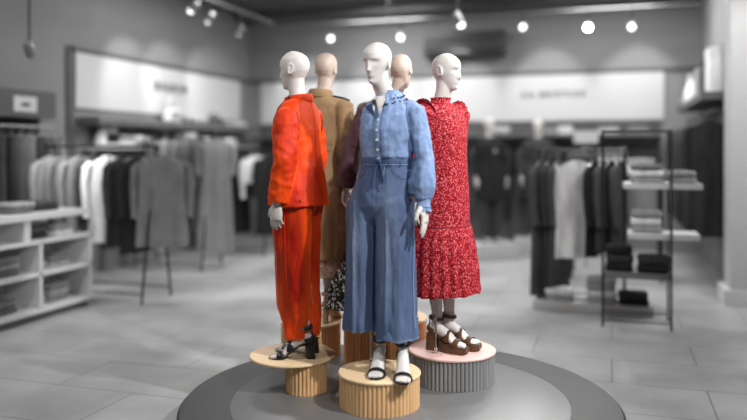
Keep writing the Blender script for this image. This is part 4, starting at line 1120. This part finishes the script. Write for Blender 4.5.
# middle table in the far right with folded clothes
tb = empty('display_table', (.05, 9.9, 0)); tag(tb, 'pale display table with folded clothes between the right hand rack and the back wall', 'table')
MB().box(-.6,.55,-.3,.3,1.30,1.36).build('table_top', M['white'], tb, smooth=False, bevel=.005)
for x in (-.56,.5):
    for y in (-.27,.26): MB().box(x,x+.04,y,y+.04,0,1.30).build('leg', M['metal_dark'], tb, smooth=False)
for x, tones, ds in ((-.38,('dark','charcoal','mid'),'left'), (-.02,('light','white','grey'),'middle'), (.34,('white','light'),'right')):
    pile(x, 9.85, 1.36, 0, tones, f'on the {ds} of the pale display table', 'folded clothes on the display table', w=.16, d=.13, h=.06)

# two dark dressed mannequins standing far behind the red dress
def far_mannequin(x, y, z, rz, label, tone):
    root = empty('mannequin', (x, y, z), rz); tag(root, label, 'mannequin', 'far mannequins in dark clothes')
    P = dict(hh=.03, feet=[(-.09,0,0), (.09,0,0)], arms=[((-.165,.01,1.455), (-.24,.02,1.19), (-.25,-.05,.95), (0,-.1,-1), (1,0,0), (0,-1,0)), ((.165,.01,1.455), (.24,.02,1.19), (.25,-.05,.95), (0,-.1,-1), (-1,0,0), (0,-1,0))])
    body(P, root, M['skin'], voxel=.009)
    mb = MB().loft(shell([(1.55,.06,.06,0,.02), (1.5,.17,.09,0,.01), (1.4,.19,.12,0,0), (1.2,.17,.125,0,0), (1.0,.20,.15,0,.01), (.62,.21,.16,0,.01)]))
    for A in P['arms']: sleeve(mb, A, [.05,.068,.078,.074,.068,.064,.062,.060,.060], end=.92)
    link('coat', fuse(mb, .012, 2, folds(.012, 9, 3, 3)), CL[tone], root)
    mb = MB()
    for sd in (-1, 1): mb.loft(shell([(.95,.10,.11,sd*.085,.01), (.5,.085,.09,sd*.088,0), (.10,.085,.09,sd*.09,0)], n=24))
    link('trousers', fuse(mb, .012, 2, folds(.008, 9, 3, 3)), CL['charcoal'], root)
    for F in pose_frames(P): put_sandal(F, root, .03, 0, 'block', M['black'], 'shoe')
    MB().box(-.35,.35,-.3,.3,-z,0).build('stand', M['offwhite'], root, bevel=.01)
far_mannequin(-1.72, 11.05, .24, TH + .3, 'far white mannequin in a black coat and trousers, right beside the red dress', 'black')
far_mannequin(-1.08, 11.7, .24, TH - .2, 'far white mannequin in a charcoal coat, farther right and behind', 'charcoal')

# ------------------------------------------------------------------ light
def spot(cx, t, z, tgt, power, ang=50, r=.12, colr=(1,1,1), blend=.6):
    L = bpy.data.lights.new('spot', 'SPOT'); L.energy = power; L.spot_size = math.radians(ang); L.spot_blend = blend; L.shadow_soft_size = r; L.color = colr
    o = bpy.data.objects.new('unseen_spot', L); COL.objects.link(o); o.location = (*rot2(cx, t), z); aim(o, (*rot2(tgt[0], tgt[1]), tgt[2]))
def area(x, y, z, sx, sy, power, rot=(0,0,0)):
    L = bpy.data.lights.new('area', 'AREA'); L.shape = 'RECTANGLE'; L.size = sx; L.size_y = sy; L.energy = power
    o = bpy.data.objects.new('added_area_fill', L); COL.objects.link(o); o.location = (x, y, z); o.rotation_euler = rot
spot(2.6, 2.2, 3.9, (.0, 4.5, 1.0), 560, 50, .07)
spot(.9, 1.2, 3.9, (.0, 4.3, .9), 150, 50, .06)
spot(2.4, 5.0, 3.9, (.0, 4.8, 1.0), 260, 50, .06)
spot(3.0, 5.6, 3.9, (4.1, 8.2, 1.6), 200, 50)  # added unseen spot that brightens the pale column
spot(-2.4, 3.2, 3.9, (-.4, 4.6, 1.0), 90, 50, .06)
for x, y, p in ((-4.9, 4.6, 35), (-4.4, 8.6, 65), (-1.2, 8.6, 55), (0, 10.6, 65), (-3.5, 11, 60), (2.2, 6.0, 55)):  # added area fills under the ceiling, no fixtures there
    area(x, y, ZC - .02, 1.2, 1.2, p)
spot(1.2, 4.9, 3.9, (2.0, 7.6, 1.0), 130, 40)  # added unseen spot, lifts the shaded white coat on the right rack
spot(-2.2, 4.6, 3.9, (-2.6, 8.0, 1.1), 150, 50)  # added unseen spot that brightens the left rack
W = bpy.data.worlds.new('world'); SC.world = W; W.use_nodes = True
W.node_tree.nodes['Background'].inputs[0].default_value = (1, 1, 1, 1); W.node_tree.nodes['Background'].inputs[1].default_value = .11

# ------------------------------------------------------------------ camera
cd = bpy.data.cameras.new('camera'); ca = bpy.data.objects.new('camera', cd); COL.objects.link(ca)
ca.location = (0, 0, CAMZ); ca.rotation_euler = (PI/2, 0, TH)
cd.sensor_width = 36; cd.lens = 36; cd.shift_y = -60/747; cd.clip_start = .05
cd.dof.use_dof = True; cd.dof.focus_distance = 4.5; cd.dof.aperture_fstop = .45
SC.camera = ca
SC.view_settings.view_transform = 'Standard'; SC.view_settings.look = 'None'; SC.view_settings.gamma = 1; SC.view_settings.exposure = .4
try: SC.view_settings.use_curve_mapping = False
except Exception: pass
